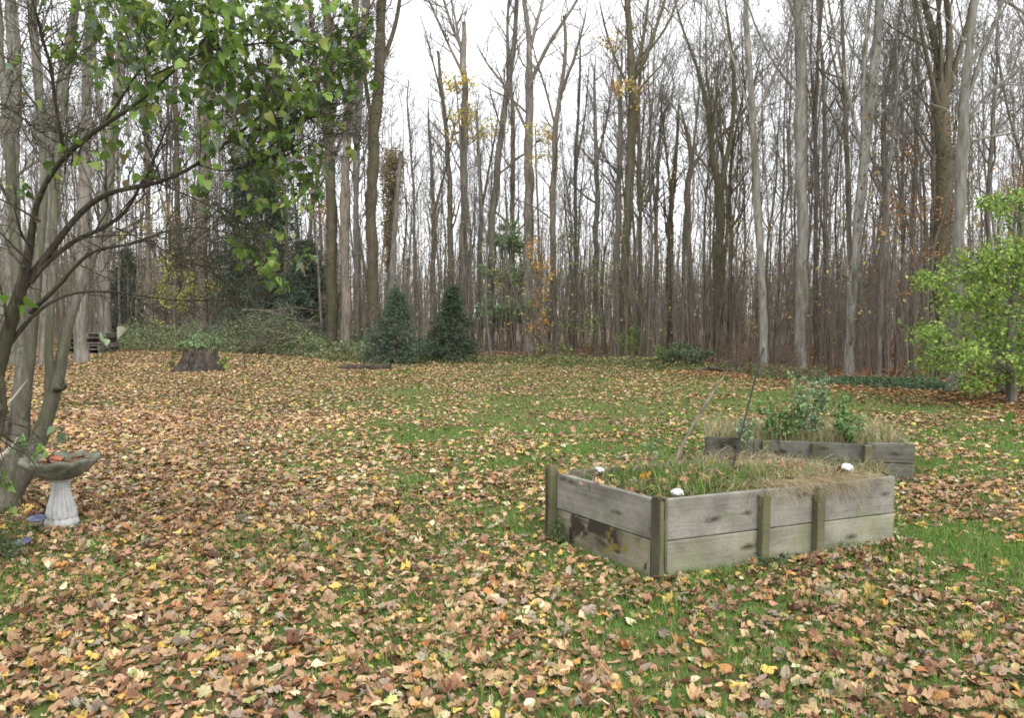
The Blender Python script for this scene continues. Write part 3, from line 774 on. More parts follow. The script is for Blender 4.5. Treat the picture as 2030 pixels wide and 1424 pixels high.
# --- the far wood, which reads as one mass, and the thicket of saplings in front of it
def mass(n, d0, d1, pxr, hr, rr, seed, name, label, mat, tw, wfun=None, n2=3, parent=None):
    rng = np.random.default_rng(seed)
    px = rng.uniform(pxr[0], pxr[1], n * 2)
    if wfun is not None: px = px[rng.random(len(px)) < wfun(px)]
    px = px[:n]; n = len(px)
    e = edge(px)
    d = e + d0 + (d1 - d0) * rng.random(n) ** .8
    x = (px - CX) / F * d
    h = rng.uniform(hr[0], hr[1], n)
    k = 5
    P = np.zeros((n, k, 3)); s = np.linspace(0, 1, k)
    P[:, :, 0] = x[:, None] + np.cumsum(rng.normal(size=(n, k)) * h[:, None] * .014, 1) + (rng.normal(size=n) * .05 * h)[:, None] * s
    P[:, :, 1] = d[:, None]; P[:, :, 2] = s[None] * h[:, None] - .1
    r = rng.uniform(rr[0], rr[1], n)
    R = r[:, None] * (1 - .8 * s[None])
    g = G(); tubes(g, P, R, 4, cap=False)
    a, ar = children(P, R, tw, .3, 1, (18, 45), (hr[0] * .16, hr[1] * .24), 3, rng, up=.15, wob=.15, rfrac=.5, rmin=.008)
    tubes(g, a, ar, 3, cap=False)
    if n2:
        b, br = children(a, ar, n2, .2, 1, (18, 50), (hr[0] * .07, hr[1] * .12), 2, rng, up=.15, rfrac=.7, rmin=.008)
        tubes(g, b, br, 3, cap=False)
    o = g.build(name, M[mat]); tag(o, label, "woods" if parent is None else None, None, "stuff")
    return o
mass(900, 34, 95, (-150, 2200), (7, 14), (.035, .09), 5, "distant_woods", "distant bare grey-brown woods closing the view behind the nearer trees", 'grey', 14, None, 4)
mass(1500, 70, 150, (-150, 2200), (7, 13), (.06, .14), 25, "distant_woods", "farthest grey woods, a dense haze of trunks near the horizon", 'grey', 10, None, 3)
mass(420, 30, 80, (-150, 700), (9, 17), (.04, .10), 15, "distant_woods", "denser distant woods behind the left half of the lawn", 'brown', 12, None, 4)
mass(1100, 40, 110, (-150, 2200), (3, 7.5), (.03, .07), 26, "distant_woods", "low young growth filling the far distance between the trunks", 'twig', 12, None, 3)
w_thick = lambda p: np.interp(p, [-100, 100, 600, 760, 1000, 1250, 1350, 1900, 2200], [.6, .7, .5, .2, .3, .6, 1, 1, .8])
mass(1200, 1.5, 30, (-100, 2150), (2.0, 8.0), (.010, .024), 6, "sapling_thicket", "thicket of thin brown saplings filling the gaps between the trunks", 'twig', 5, w_thick, 0)
mass(650, 1.0, 18, (1230, 2150), (1.6, 5.0), (.008, .020), 16, "sapling_thicket", "dense pale brown sapling thicket behind the raised beds", 'drytwig', 5, None, 0)

# --- understory saplings with fine twigs and the last autumn leaves
def understory(n, seed):
    rng = np.random.default_rng(seed)
    px = rng.uniform(-100, 2150, n); e = edge(px); d = e + 1.5 + 26 * rng.random(n) ** 1.3
    x = (px - CX) / F * d; h = rng.uniform(3.0, 9.5, n); k = 6; s = np.linspace(0, 1, k)
    P = np.zeros((n, k, 3)); P[:, :, 0] = x[:, None] + np.cumsum(rng.normal(size=(n, k)) * h[:, None] * .02, 1) + (rng.normal(size=n) * .08 * h)[:, None] * s
    P[:, :, 1] = d[:, None]; P[:, :, 2] = s[None] * h[:, None] - .1
    R = (rng.uniform(.012, .035, n))[:, None] * (1 - .8 * s[None])
    g = G(); tubes(g, P, R, 4, cap=False)
    a, ar = children(P, R, 9, .15, 1, (25, 65), (.9, 2.2), 4, rng, up=.08, wob=.18, rmin=.006); tubes(g, a, ar, 3, cap=False)
    b, br = children(a, ar, 4, .2, 1, (25, 60), (.4, .9), 3, rng, up=.05, wob=.2, rmin=.006); tubes(g, b, br, 3, cap=False)
    o = g.build("understory_saplings", M['twig']); tag(o, "fine twiggy understory saplings growing among the trunks", None, None, "stuff")
    # leaves on some of them only
    m = len(b); tree_i = np.arange(m) // 36
    lf = rng.random(n) < .62
    keep = lf[tree_i] & (rng.random(m) < .5) & (b[:, 0, 2] < 7.0)
    bb = b[keep]; ti = tree_i[keep]
    f = rng.random((len(bb), 3))[..., None]
    pos = (bb[:, None, 0] * (1 - f) + bb[:, None, -1] * f).reshape(-1, 3) + rng.normal(size=(len(bb) * 3, 3)) * .05
    ti = np.repeat(ti, 3)
    green = np.array([(.20, .27, .08), (.14, .20, .06), (.30, .33, .10)]); yel = np.array([(.50, .42, .12), (.42, .36, .12), (.36, .30, .12)]); rust = np.array([(.40, .22, .09), (.30, .18, .09), (.45, .30, .12)])
    pr = rng.random(n); wr = np.interp(px, [0, 1300, 1700, 1900, 2100], [.15, .15, .5, .7, .6]); wg = np.interp(px, [0, 600, 1000, 1300, 1500], [.4, .4, .6, .6, .3])
    kind = np.where(pr < wr, 2, np.where(pr < wr + wg * (1 - wr), 0, 1))
    pal = np.stack([green, yel, rust]); c = pal[kind[ti], rng.integers(0, 3, len(ti))] * (1 + .2 * rng.normal(size=(len(ti), 1)))
    rot = rotmats(rng.random(len(pos)) * 6.28, rng.normal(size=len(pos)) * .6 - .4, rng.normal(size=len(pos)) * .6)
    V = np.array([(0, 0, 0), (.4, .45, .08), (0, 1, -.15), (-.4, .45, .08)]); T = np.array([(0, 1, 2), (0, 2, 3)])
    g = G(); scatter(g, [(V, T)], np.zeros(len(pos), int), pos, rot, rng.uniform(.07, .13, len(pos)), np.clip(c, .02, .8))
    o = g.build("understory_leaves", M['green'], None, False, True); tag(o, "scattered green, yellow and rust leaves still on the understory saplings", None, None, "stuff")
understory(430, 303)
# ------------------------------------------------------------------ leafy things
GV = []
vr = np.random.default_rng(21)
def small_leaf(fold, droop, wdt=.42):
    V = np.array([(0, 0, 0), (wdt, .45, fold), (0, 1, droop), (-wdt, .45, fold), (0, .45, 0)], float)
    T = np.array([(0, 1, 4), (1, 2, 4), (2, 3, 4), (3, 0, 4)])
    return V, T
SMALL = [small_leaf(vr.uniform(-.12, .2), vr.uniform(-.35, .05), vr.uniform(.3, .46)) for _ in range(6)]
NARROW = [small_leaf(vr.uniform(.0, .1), vr.uniform(-.4, .05), .14) for _ in range(4)]
def heart_leaf(rng):
    o = np.array([(0, 0), (.30, -.06), (.50, .12), (.52, .36), (.36, .66), (.14, .90), (0, 1.08), (-.14, .90), (-.36, .66), (-.52, .36), (-.50, .12), (-.30, -.06)])
    o = o * np.array([rng.uniform(.62, 1.0), 1]) + rng.normal(size=o.shape) * .035
    V = np.zeros((16, 3)); V[:12, :2] = o; V[12:, 1] = (.12, .4, .7, .92)
    fold = rng.uniform(-.1, .75); dr = rng.uniform(-.8, .15)
    V[:, 2] = fold * np.abs(V[:, 0]) + dr * V[:, 1] ** 2 + .04 * np.sin(V[:, 1] * 7 + rng.random() * 6) * np.abs(V[:, 0]) * 3
    T = [(0, 1, 12), (1, 2, 12), (2, 3, 13), (2, 13, 12), (3, 4, 13), (4, 14, 13), (4, 5, 14), (5, 15, 14), (5, 6, 15),
         (0, 12, 11), (11, 12, 10), (10, 13, 9), (10, 12, 13), (9, 13, 8), (8, 13, 14), (8, 14, 7), (7, 14, 15), (7, 15, 6)]
    return V, np.array(T)
HEART = [heart_leaf(vr) for _ in range(14)]

def ell(center, radii, n, rng, shell=0.0):
    v = norm(rng.normal(size=(n, 3))); r = rng.random(n) ** (1 / 3)
    r = r * (1 - shell) + shell * (.75 + .25 * rng.random(n))
    return np.array(center) + v * r[:, None] * np.array(radii)

def leaves_at(g, pos, rng, size, cols, wts, variants=SMALL, droop=.5, jit=.2):
    n = len(pos)
    rot = rotmats(rng.random(n) * 6.283, rng.normal(size=n) * .6 - droop, rng.normal(size=n) * .6)
    sc = size * (.65 + .6 * rng.random(n))
    scatter(g, variants, rng.integers(0, len(variants), n), pos, rot, sc, pick(cols, wts, n, rng, jit))

GREEN = [(.10, .19, .035), (.16, .27, .045), (.06, .12, .03), (.22, .30, .06)]
DGREEN = [(.045, .085, .035), (.07, .12, .045), (.10, .15, .06), (.13, .17, .07)]
BGREEN = [(.10, .16, .07), (.14, .21, .10), (.19, .25, .14), (.07, .11, .05)]
YEL = [(.62, .47, .09), (.70, .55, .13), (.55, .34, .06), (.48, .48, .12)]
ORG = [(.50, .25, .07), (.42, .20, .07), (.58, .38, .12), (.3, .15, .07)]
MIXG = [(.10, .16, .05), (.16, .20, .07), (.24, .25, .09), (.30, .24, .10), (.07, .10, .04)]

def clump_points(c, r, n, rng, nc):
    """uneven clumps inside an ellipsoid"""
    cc = ell(c, r, nc, rng)
    k = rng.integers(0, nc, n)
    cr = np.array(r) * .30
    return cc[k] + norm(rng.normal(size=(n, 3))) * (rng.random(n) ** .6)[:, None] * cr * (.6 + .8 * rng.random(nc))[k][:, None], cc

def bush(base, wpx, hpx, n, size, cols, label, cat="shrub", name="shrub", d=None, seed=0, group=None, stem=.012, variants=SMALL, nc=28, lift=.0, trunk=None, bark_='twig', wts=None, depth=None, droop=.4):
    rng = np.random.default_rng(seed + 3000)
    if d is None: d = ground(*base)[1]
    B = at(base[0], base[1], d); B[2] = float(gz(B[0], B[1]))
    root = empty(name, B, 0, label, cat, group)
    rx, rz = wpx / F * d / 2, hpx / F * d / 2
    ry = depth or rx
    c = B + np.array([0, 0, rz * (1 + lift)])
    pts, cc = clump_points(c, (rx, ry, rz), n, rng, nc)
    pts[:, 2] = np.maximum(pts[:, 2], B[2] + .02)
    st = G()
    m = len(cc)
    t = np.linspace(0, 1, 6)[None, :, None]
    ctrl = B + (cc - B) * np.array([.25, .25, .7]) + rng.normal(size=(m, 3)) * .04
    st0 = B + rng.normal(size=(m, 3)) * np.array([.12 * rx + .01, .12 * rx + .01, 0])
    P = (1 - t) ** 2 * st0[:, None] + 2 * t * (1 - t) * ctrl[:, None] + t ** 2 * cc[:, None]
    R = np.repeat((stem * (1 - .7 * np.linspace(0, 1, 6)))[None], m, 0)
    tubes(st, P, R, 4)
    a, ar = children(P, R, 4, .4, 1, (25, 60), (rx * .4, rx * .7), 3, rng, up=.1, rmin=.003)
    tubes(st, a, ar, 3)
    st.build("stems", M[bark_], root)
    g = G(); leaves_at(g, pts, rng, size, cols, wts or [1] * len(cols), variants, droop)
    g.build("foliage", M['green'], root, False, True)
    return root

def conifer(base, top, wpx, label, d=None, seed=0, cols=None, name="spruce_tree", cat="spruce", whorl=.14, droop=-.15, dens=1.0, tilt=0, group=None, needle=.05, gap=0.0, first=.04, bmat='brown', pw=.9):
    rng = np.random.default_rng(seed + 4000)
    if d is None: d = ground(*base)[1]
    B = at(base[0], base[1], d); B[2] = float(gz(B[0], B[1]))
    topz = at(top[0], top[1], d)[2]; H = topz - B[2]; tx = (top[0] - base[0]) / F * d
    root = empty(name, B, 0, label, cat, group)
    tr = G(); k = 12; z = np.linspace(-.05, H, k)
    P = np.stack([B[0] + tx * z / H, np.full(k, B[1]), B[2] + z], 1)
    R = .022 * H ** .8 * (1 - .93 * np.clip(z, 0, H) / H) + .004
    tubes(tr, P, R, 8)
    W = wpx / F * d / 2
    nb = int(H / whorl * 7)
    h = (first + (1 - first) * rng.random(nb) ** 1.35) * H
    if gap: h = np.round(h / (whorl * 3.2)) * whorl * 3.2 + rng.normal(size=nb) * .07 * H * .3; h = np.clip(h, first * H, H * .985)
    L = W * (1 - h / H) ** pw * rng.uniform(.4, 1.2, nb) + .03
    az = rng.random(nb) * 6.283
    kk = 6; s = np.linspace(0, 1, kk)
    el = .15 + .5 * (h / H)
    bx = B[0] + tx * h / H
    BP = np.zeros((nb, kk, 3))
    out_ = L[:, None] * s[None]
    BP[:, :, 0] = bx[:, None] + np.cos(az)[:, None] * out_
    BP[:, :, 1] = B[1] + np.sin(az)[:, None] * out_
    BP[:, :, 2] = B[2] + h[:, None] + out_ * el[:, None] + droop * out_ ** 2 / (L[:, None] + .01) * 2.2 + rng.normal(size=(nb, kk)) * .01
    BP[:, :, 2] = np.maximum(BP[:, :, 2], B[2] + .03)
    BR = np.repeat((.012 * (1 - .8 * s))[None], nb, 0) * np.minimum(1, L[:, None] + .2)
    tubes(tr, BP, BR, 3, cap=False)
    tr.build("trunk", M[bmat], root)
    # sprays of needles along the branches
    g = G()
    ns = max(6, int(18 * dens))
    sp, spr = children(BP, BR, ns, .12, 1.0, (30, 55), (W * .18, W * .32), 3, rng, up=-.03, wob=.08, rmin=.002, lenfall=.45, tpow=.65)
    tubes(g, sp, spr * .8, 3, C=np.tile(np.array([(.06, .05, .03)]), (len(sp), 1)), cap=False)
    n = len(sp); nn = 5
    pos = np.concatenate([sp[:, 0] * (1 - f) + sp[:, 2] * f for f in np.linspace(.15, .95, nn)])
    dr = np.tile(norm(sp[:, 2] - sp[:, 0]), (nn, 1))
    for q in range(2):
        v = norm(dr * .9 + rng.normal(size=dr.shape) * .7)
        side = norm(np.cross(v, rng.normal(size=v.shape)))
        ln = needle * (.7 + .6 * rng.random(len(v)))[:, None]
        wd_ = needle * .2
        VV = np.stack([pos - side * wd_, pos + side * wd_, pos + v * ln], 1)
        T = np.arange(len(v) * 3).reshape(-1, 3)
        g.add(VV.reshape(-1, 3), T=T, C=np.repeat(pick(cols, [1] * len(cols), len(v), rng, .2), 3, 0))
    g.build("needles", M['needle'], root, False, True)
    return root

BLUEG = [(.07, .11, .065), (.10, .145, .095), (.15, .20, .14), (.05, .08, .04)]
DARKG = [(.04, .07, .038), (.06, .095, .05), (.08, .115, .065)]
HEML = [(.05, .075, .052), (.07, .105, .07), (.10, .14, .095), (.14, .18, .13)]
PINE = [(.14, .24, .11), (.19, .30, .14), (.24, .34, .18)]
conifer((785, 718), (787, 580), 160, "bluish spruce, the left and looser of the two small spruces at the lawn's edge", d=28.5, seed=1, cols=BLUEG, group="small spruces at the far edge of the lawn", needle=.075, whorl=.095, gap=1, pw=1.0, dens=.75)
conifer((899, 714), (898, 574), 140, "darker dense spruce, the right one of the two small spruces at the lawn's edge", d=29.5, seed=2, cols=DARKG + [(.08, .11, .07), (.10, .14, .09)], group="small spruces at the far edge of the lawn", needle=.075, dens=.85, whorl=.09, gap=1, pw=1.0)
conifer((520, 690), (515, 300), 270, "tall dark evergreen behind the brambles at left, half hidden by the near leaves", d=40, seed=3, cols=HEML, name="evergreen_tree", cat="evergreen", whorl=.26, droop=-.22, dens=1.0, needle=.16, first=.10, pw=.7, gap=1)
conifer((600, 690), (610, 480), 150, "low dark evergreen under the tall one, behind the brush heap", d=37, seed=8, cols=HEML, name="evergreen_tree", cat="evergreen", whorl=.2, droop=-.22, dens=1.0, needle=.13, first=.15, pw=.6)
conifer((250, 690), (255, 500), 110, "small dark evergreen right of the pallet stack behind slim trunks", d=43, seed=9, cols=HEML, name="evergreen_tree", cat="evergreen", whorl=.25, droop=-.2, dens=.7, needle=.13, first=.1, pw=.6)
conifer((1008, 700), (1010, 455), 175, "airy young pine with soft green tiers right of the two spruces", d=36, seed=4, cols=PINE, name="pine_tree", cat="pine", whorl=.5, droop=.03, dens=.55, needle=.17, gap=1, first=.2, pw=.45)

# yellow and orange foliage left on some trees
def leafy_sapling(base, cl, label, cols, seed, d=None, size=.11, n=320, group=None, name="young_maple", cat="young tree", bark_='brown', w_=8, nc=9, spread=1.35):
    """slim stem with leaf clusters; cl: [(px,py,rx,rz)...] in photo pixels"""
    rng = np.random.default_rng(seed + 6000)
    if d is None: d = ground(*base)[1]
    B = at(base[0], base[1], d); B[2] = float(gz(B[0], B[1]))
    root = empty(name, B, 0, label, cat, group)
    top = min(cl, key=lambda c: c[1])
    pts = [B - (0, 0, .05)] + [at(base[0] + (top[0] - base[0]) * f + rng.normal() * 3, base[1] + (top[1] - base[1]) * f, d + rng.normal() * .1) for f in (.3, .6, .85, 1)]
    P, Rr = resample(pts, [w_ / F * d / 2 * f for f in (1, .8, .6, .4, .2)], 16)
    st = G(); tubes(st, P, Rr, 6)
    g = G()
    for (x, y, rx, rz) in cl:
        c = at(x, y, d + rng.normal() * .3)
        r = (rx * spread / F * d, rx * spread / F * d, rz * spread / F * d)
        size_ = size * .8
        m = int(1.7 * n * (rx * rz) / 900) + 30
        p, cc = clump_points(c, r, m, rng, nc + 7)
        p = p + rng.normal(size=p.shape) * .12
        leaves_at(g, p, rng, size_, cols, [1] * len(cols))
        # a limb from the stem to the cluster
        j = int(np.argmin(np.abs(P[:, 2] - (c[2] - abs(c[0] - P[-1, 0]) * .6))))
        for q in cc[:5]:
            t = np.linspace(0, 1, 6)[:, None]
            LP = P[j] * (1 - t) ** 2 + 2 * t * (1 - t) * (P[j] * .4 + q * .6 + np.array([0, 0, .15])) + t ** 2 * q
            tubes(st, LP, np.linspace(max(Rr[j] * .5, .006), .004, 6), 4)
    st.build("stem", M[bark_], root)
    g.build("foliage", M['green'], root, False, True)
    return root
leafy_sapling((940, 705), [(905, 150, 22, 12), (925, 165, 20, 14), (900, 165, 16, 14), (930, 232, 30, 18), (915, 225, 20, 16), (890, 265, 12, 8), (955, 262, 22, 12), (985, 250, 22, 14)], "tall thin tree holding bright yellow leaves high beside the snapped-tip tree", YEL, 1, d=36, size=.17, n=130, w_=9)
leafy_sapling((1075, 705), [(1080, 262, 16, 12), (1090, 275, 16, 12), (1078, 312, 24, 6), (1060, 255, 10, 8)], "slim tree with a few yellow leaves high beside the wide-Y tree", YEL, 2, d=34.5, size=.15, n=130, w_=8)
leafy_sapling((1072, 710), [(1062, 500, 10, 28), (1078, 535, 16, 16), (1068, 590, 12, 22), (1075, 640, 10, 14), (1060, 655, 12, 8)], "young tree with a column of orange-yellow leaves low at the wood's centre", [(.70, .50, .12), (.66, .40, .10), (.6, .3, .08)], 3, d=33, size=.14, n=260, w_=7)
leafy_sapling((1262, 715), [(1245, 175, 24, 14), (1258, 212, 8, 10), (1225, 170, 18, 6), (1215, 75, 18, 16), (1240, 62, 10, 12)], "thin tree with sparse yellow leaves inside the fan-crowned tree", YEL + ORG, 4, d=31.5, size=.15, n=110, w_=7)
leafy_sapling((350, 690), [(345, 600, 34, 16), (370, 580, 26, 16), (330, 560, 18, 22), (345, 520, 28, 18), (310, 640, 14, 10), (370, 545, 16, 14)], "small understory tree with yellow-green leaf tiers left of the stump", [(.38, .40, .07), (.48, .44, .09), (.28, .32, .06)], 5, d=39, size=.16, n=160, w_=7)
leafy_sapling((430, 690), [(420, 580, 16, 16), (428, 560, 14, 14), (240, 470, 10, 14)], "yellow-leaved sapling between the stump and the dark evergreen", [(.50, .42, .08), (.42, .42, .1)], 6, d=40, size=.15, n=160, w_=5)
leafy_sapling((300, 695), [(300, 400, 30, 22), (275, 450, 20, 16), (330, 420, 20, 18), (320, 470, 22, 20)], "thin tree with scattered golden leaves above the pallet clearing", [(.48, .36, .09), (.38, .34, .1), (.4, .22, .07)], 7, d=41, size=.16, n=60, w_=7)
leafy_sapling((770, 700), [(782, 312, 20, 14), (778, 335, 20, 18), (777, 360, 19, 18), (775, 388, 17, 18), (774, 415, 14, 18), (772, 445, 12, 20), (771, 480, 9, 22), (771, 515, 8, 20)], "vine-smothered olive-brown tree against the whitish snag", [(.27, .215, .11), (.33, .27, .15), (.22, .175, .09)], 8, d=36, size=.11, n=1500, w_=16, name="vine_covered_tree", cat="tree", nc=40, spread=1.15)
leafy_sapling((640, 690), [(632, 405, 16, 16), (640, 430, 14, 16), (620, 385, 10, 12)], "thin tree with rusty orange leaves left of the tight mossy pair", ORG, 9, d=36, size=.14, n=200, w_=6)
leafy_sapling((1775, 740), [(1780, 430, 22, 22), (1760, 450, 18, 16), (1800, 300, 26, 26), (1765, 395, 26, 22), (1800, 460, 20, 18)], "thin tree with rust-orange leaves at mid height right of the mottled trunk", ORG, 10, d=24, size=.11, n=75, w_=5)
leafy_sapling((1840, 748), [(1855, 500, 28, 12), (1825, 505, 24, 12), (1870, 470, 18, 12), (1880, 420, 16, 16), (1840, 400, 22, 22)], "thin tree with dull orange leaves in front of the great dark clump", ORG, 11, d=21, size=.09, n=75, w_=5)
leafy_sapling((2020, 750), [(2015, 400, 26, 20), (2035, 350, 20, 20), (1990, 380, 16, 12)], "slim tree with a few orange leaves above the right-hand maple", ORG, 12, d=22, size=.09, n=75, w_=5)
leafy_sapling((1130, 708), [(1145, 620, 26, 20), (1125, 640, 20, 18), (1165, 640, 18, 18), (1120, 500, 14, 40)], "green-leaved sapling in the wood right of the orange-yellow one", [(.2, .28, .07), (.28, .33, .09)], 13, d=33, size=.12, n=110, w_=5)
leafy_sapling((1262, 716), [(1255, 690, 26, 20), (1270, 660, 20, 20), (1245, 670, 16, 20)], "low fresh-green sapling at the wood's edge under the fan-crowned tree", [(.14, .24, .05), (.2, .3, .07)], 14, d=31, size=.11, n=210, w_=4)
leafy_sapling((1210, 712), [(1205, 530, 24, 14), (1190, 560, 20, 18), (1240, 520, 18, 12), (1165, 530, 18, 14)], "thin tree with pale yellow-green leaves between the slim grey trunks", [(.36, .38, .12), (.26, .3, .1)], 15, d=33, size=.12, n=70, w_=4)
leafy_sapling((1460, 722), [(1455, 455, 12, 16), (1500, 650, 12, 16), (1475, 500, 14, 12)], "thin tree with a few yellow leaves right of the broad-V tree", YEL, 16, d=28, size=.10, n=90, w_=4)

# edge shrubs and ground cover
bush((1362, 735), 90, 56, 1500, .085, BGREEN, "dusky blue-green shrub at the wood's edge left of the fallen branches", d=25.5, seed=1, group=None)
bush((1315, 730), 60, 50, 500, .085, [(.12, .2, .05), (.18, .26, .07)], "pale green loose shrub left of the dusky blue-green one", d=26.5, seed=2)
bush((1100, 715), 80, 36, 700, .09, MIXG, "low green shrub at the lawn's edge below the orange-yellow sapling", d=30, seed=3)
bush((850, 700), 50, 40, 400, .09, BGREEN, "small grey-green shrub squeezed between the two spruces", d=31, seed=4)
bush((705, 690), 70, 60, 600, .09, BGREEN, "grey-green shrub at the foot of the big dark mossy tree", d=33, seed=5)
bush((1560, 742), 90, 95, 60, .06, MIXG, "bare twiggy shrub with hardly a leaf behind the garden stake", d=22.8, seed=6, nc=46, bark_='drytwig', stem=.010)
bush((1460, 738), 90, 75, 40, .06, ORG, "bare rusty twigs of a shrub behind the fallen branches", d=24.5, seed=7, nc=50, bark_='drytwig', stem=.010)

def cover(name, label, quad_px, n, size, cols, hgt, seed, variants=SMALL, stems=0, wts=None):
    """unstructured ground cover: quad_px = [(px, y_near(world), y_far(world))...] along px"""
    rng = np.random.default_rng(seed + 8000)
    q = np.array(quad_px, float)
    px = rng.uniform(q[0, 0], q[-1, 0], n)
    a = np.interp(px, q[:, 0], q[:, 1]); b = np.interp(px, q[:, 0], q[:, 2]); hm = np.interp(px, q[:, 0], q[:, 3])
    d = a + (b - a) * rng.random(n)
    x = (px - CX) / F * d
    hh = hm * hgt * (.35 + 1.1 * vnoise(x, d, .9, seed)) * (.5 + .5 * vnoise(x, d, 3, seed + 1))
    edge_in = np.clip((d - a) / .8, .25, 1)
    z = gz(x, d) + rng.random(n) ** .7 * hh * edge_in
    g = G()
    leaves_at(g, np.stack([x, d, z], 1), rng, size, cols, wts or [1] * len(cols), variants, .3)
    if stems:
        i = rng.choice(n, stems, replace=False)
        p1 = np.stack([x[i], d[i], z[i] + .1], 1); L_ = rng.uniform(.4, 1.1, stems)[:, None]
        az = rng.random(stems) * 6.283; dirn = np.stack([np.cos(az), np.sin(az), 0 * az], 1)
        p0 = p1 - dirn * L_; p0[:, 2] = gz(p0[:, 0], p0[:, 1])
        t = np.linspace(0, 1, 5)[None, :, None]; ct = (p0 + p1) / 2 + np.array([0, 0, .5]) * L_
        P = (1 - t) ** 2 * p0[:, None] + 2 * t * (1 - t) * ct[:, None] + t ** 2 * p1[:, None]
        tubes(g, P, np.full((stems, 5), .006), 3, C=np.tile([[.2, .13, .09]], (stems, 1)))
    o = g.build(name, M['green'], None, False, True)
    return tag(o, label, None, None, "stuff")
cover("brambles", "green bramble thicket along the back left of the lawn, behind the stump", [(235, 38, 42, .55), (300, 37, 41, .8), (420, 36, 40, 1.0), (560, 33.5, 37, .95), (660, 31, 35, .75), (740, 29.5, 33, .3)], 19000, .10, [(.15, .22, .10), (.20, .28, .14), (.27, .33, .19), (.11, .16, .07), (.26, .31, .13), (.30, .27, .15)], 2.4, 1, stems=500)
cover("edge_weeds", "low weeds and long grass fringing the far edge of the lawn", [(640, 29.5, 31.5, .7), (830, 28.5, 31, .9), (1000, 27.5, 30, .9), (1300, 24.5, 27, 1.), (1420, 23.5, 26, .7), (1530, 22, 24, .6)], 9000, .09, MIXG, .42, 2, stems=100)
cover("edge_weeds", "green weeds at the wood's edge behind the raised beds", [(1490, 21.3, 23, .8), (1560, 20.6, 22.5, 1.), (1640, 19.8, 21.6, .8)], 2200, .07, MIXG + BGREEN, .55, 3, stems=60)
cover("ground_ivy", "strip of dark green ivy along the foot of the right-hand trunks", [(1610, 19.3, 20.7, .7), (1700, 18.6, 20.2, 1.), (1850, 17.6, 19.2, .9), (1890, 17.4, 18.6, .5)], 3600, .075, [(.07, .13, .06), (.10, .17, .08), (.13, .19, .10)], .26, 4)
cover("edge_weeds", "sparse low greenery on the forest floor by the pallets", [(100, 34, 40, .5), (240, 36, 41, .7)], 700, .09, MIXG, .6, 5)

# fallen wood
def log(pts, label, d, name="log", cat="log", mat='stump', group=None, knots=0, seed=0, cut=True):
    rng = np.random.default_rng(seed + 700)
    W = []
    for (x, y, wpx) in pts:
        p = at(x, y, d); W.append((p, wpx / F * d / 2))
    B = W[0][0].copy(); B[2] = float(gz(B[0], B[1]))
    root = empty(name, B, 0, label, cat, group)
    P = [w_[0] for w_ in W]
    for p, (_, r) in zip(P, W): p[2] = max(p[2], float(gz(p[0], p[1])) + r * .7)
    PP, RR = resample(P, [w_[1] for w_ in W], 14)
    RR = RR * (1 + .1 * rng.normal(size=14))
    g = G(); tubes(g, PP, RR, 10)
    g2 = G()
    c = PP[0]; t = norm(PP[0] - PP[1])
    tubes(g2, np.array([c - t * .02, c + t * .006]), np.array([RR[0] * .93] * 2), 10)
    g.build("bark", M[mat], root); g2.build("cut_end", M['cutwood'], root)
    return root
m, t, b = nodes("cut_wood", .9, .1)
wv = t.nodes.new("ShaderNodeTexWave"); wv.wave_type = 'RINGS'; wv.inputs['Scale'].default_value = 9; wv.inputs['Distortion'].default_value = 3
t.links.new(coords(t), wv.inputs['Vector'])
t.links.new(ramp(t, wv.outputs['Fac'], [(.1, (.10, .07, .045)), (.9, (.2, .15, .10))]), b.inputs['Base Color'])
M['cutwood'] = m
log([(677, 736, 12), (700, 738, 13), (735, 743, 11), (775, 747, 17)], "thin dark log lying in the leaves in front of the left blue spruce", 25.2, seed=1)
log([(690, 741, 7), (720, 736, 6), (760, 741, 5), (820, 748, 4)], "grey broken branch lying behind the thin dark log", 26, name="fallen_branch", cat="branch", seed=2, mat='grey')
log([(527, 689, 17), (505, 698, 13), (470, 701, 13)], "short dark log with its cut end raised at the edge of the brambles", 36, seed=3)
log([(1403, 728, 7), (1440, 735, 8), (1480, 737, 8), (1512, 741, 7)], "long dark fallen branch at the wood's edge behind the garden stake", 23.4, name="fallen_branch", cat="branch", seed=4)
log([(1375, 735, 5), (1410, 731, 9), (1420, 735, 6)], "stubby dark branch at the left end of the long fallen branch", 23.8, name="fallen_branch", cat="branch", seed=5)
log([(1975, 768, 24), (2000, 770, 22), (2034, 772, 20)], "dark rotten log behind the trunk of the right-hand maple", 17.0, seed=6)

def brush_heap(base, wpx, hpx, n, label, d, seed, mat='drytwig', r=(.008, .022)):
    rng = np.random.default_rng(seed + 900)
    B = at(base[0], base[1], d); B[2] = float(gz(B[0], B[1]))
    root = empty("brush_heap", B, 0, label, "brush pile")
    W, Hh = wpx / F * d / 2, hpx / F * d
    nb = min(n, 60)
    for i in range(nb):
        c = B + np.array([rng.normal() * W * .45, rng.normal() * .5, rng.random() * Hh])
        az = rng.choice([0, 3.14]) + rng.normal() * .5
        dr = np.array([math.cos(az), math.sin(az) * .6, rng.normal() * .22])
        L = rng.uniform(.35, .8) * W
        s = np.linspace(-1, 1, 6)[:, None]
        P = c + dr * s * L + np.array([0, 0, -.12]) * s ** 2 * L + rng.normal(size=(6, 3)) * .03
        P[:, 2] = np.maximum(P[:, 2], B[2] + .02)
        g = G(); rr = rng.uniform(*r) * (1 - .6 * np.linspace(0, 1, 6)); tubes(g, P, rr, 4)
        a, ar = children(P[None], rr[None], 6, .2, 1, (20, 50), (L * .4, L * .8), 4, rng, up=.0, rmin=.005)
        tubes(g, a, ar, 3)
        g.build("branch", M[mat], root)
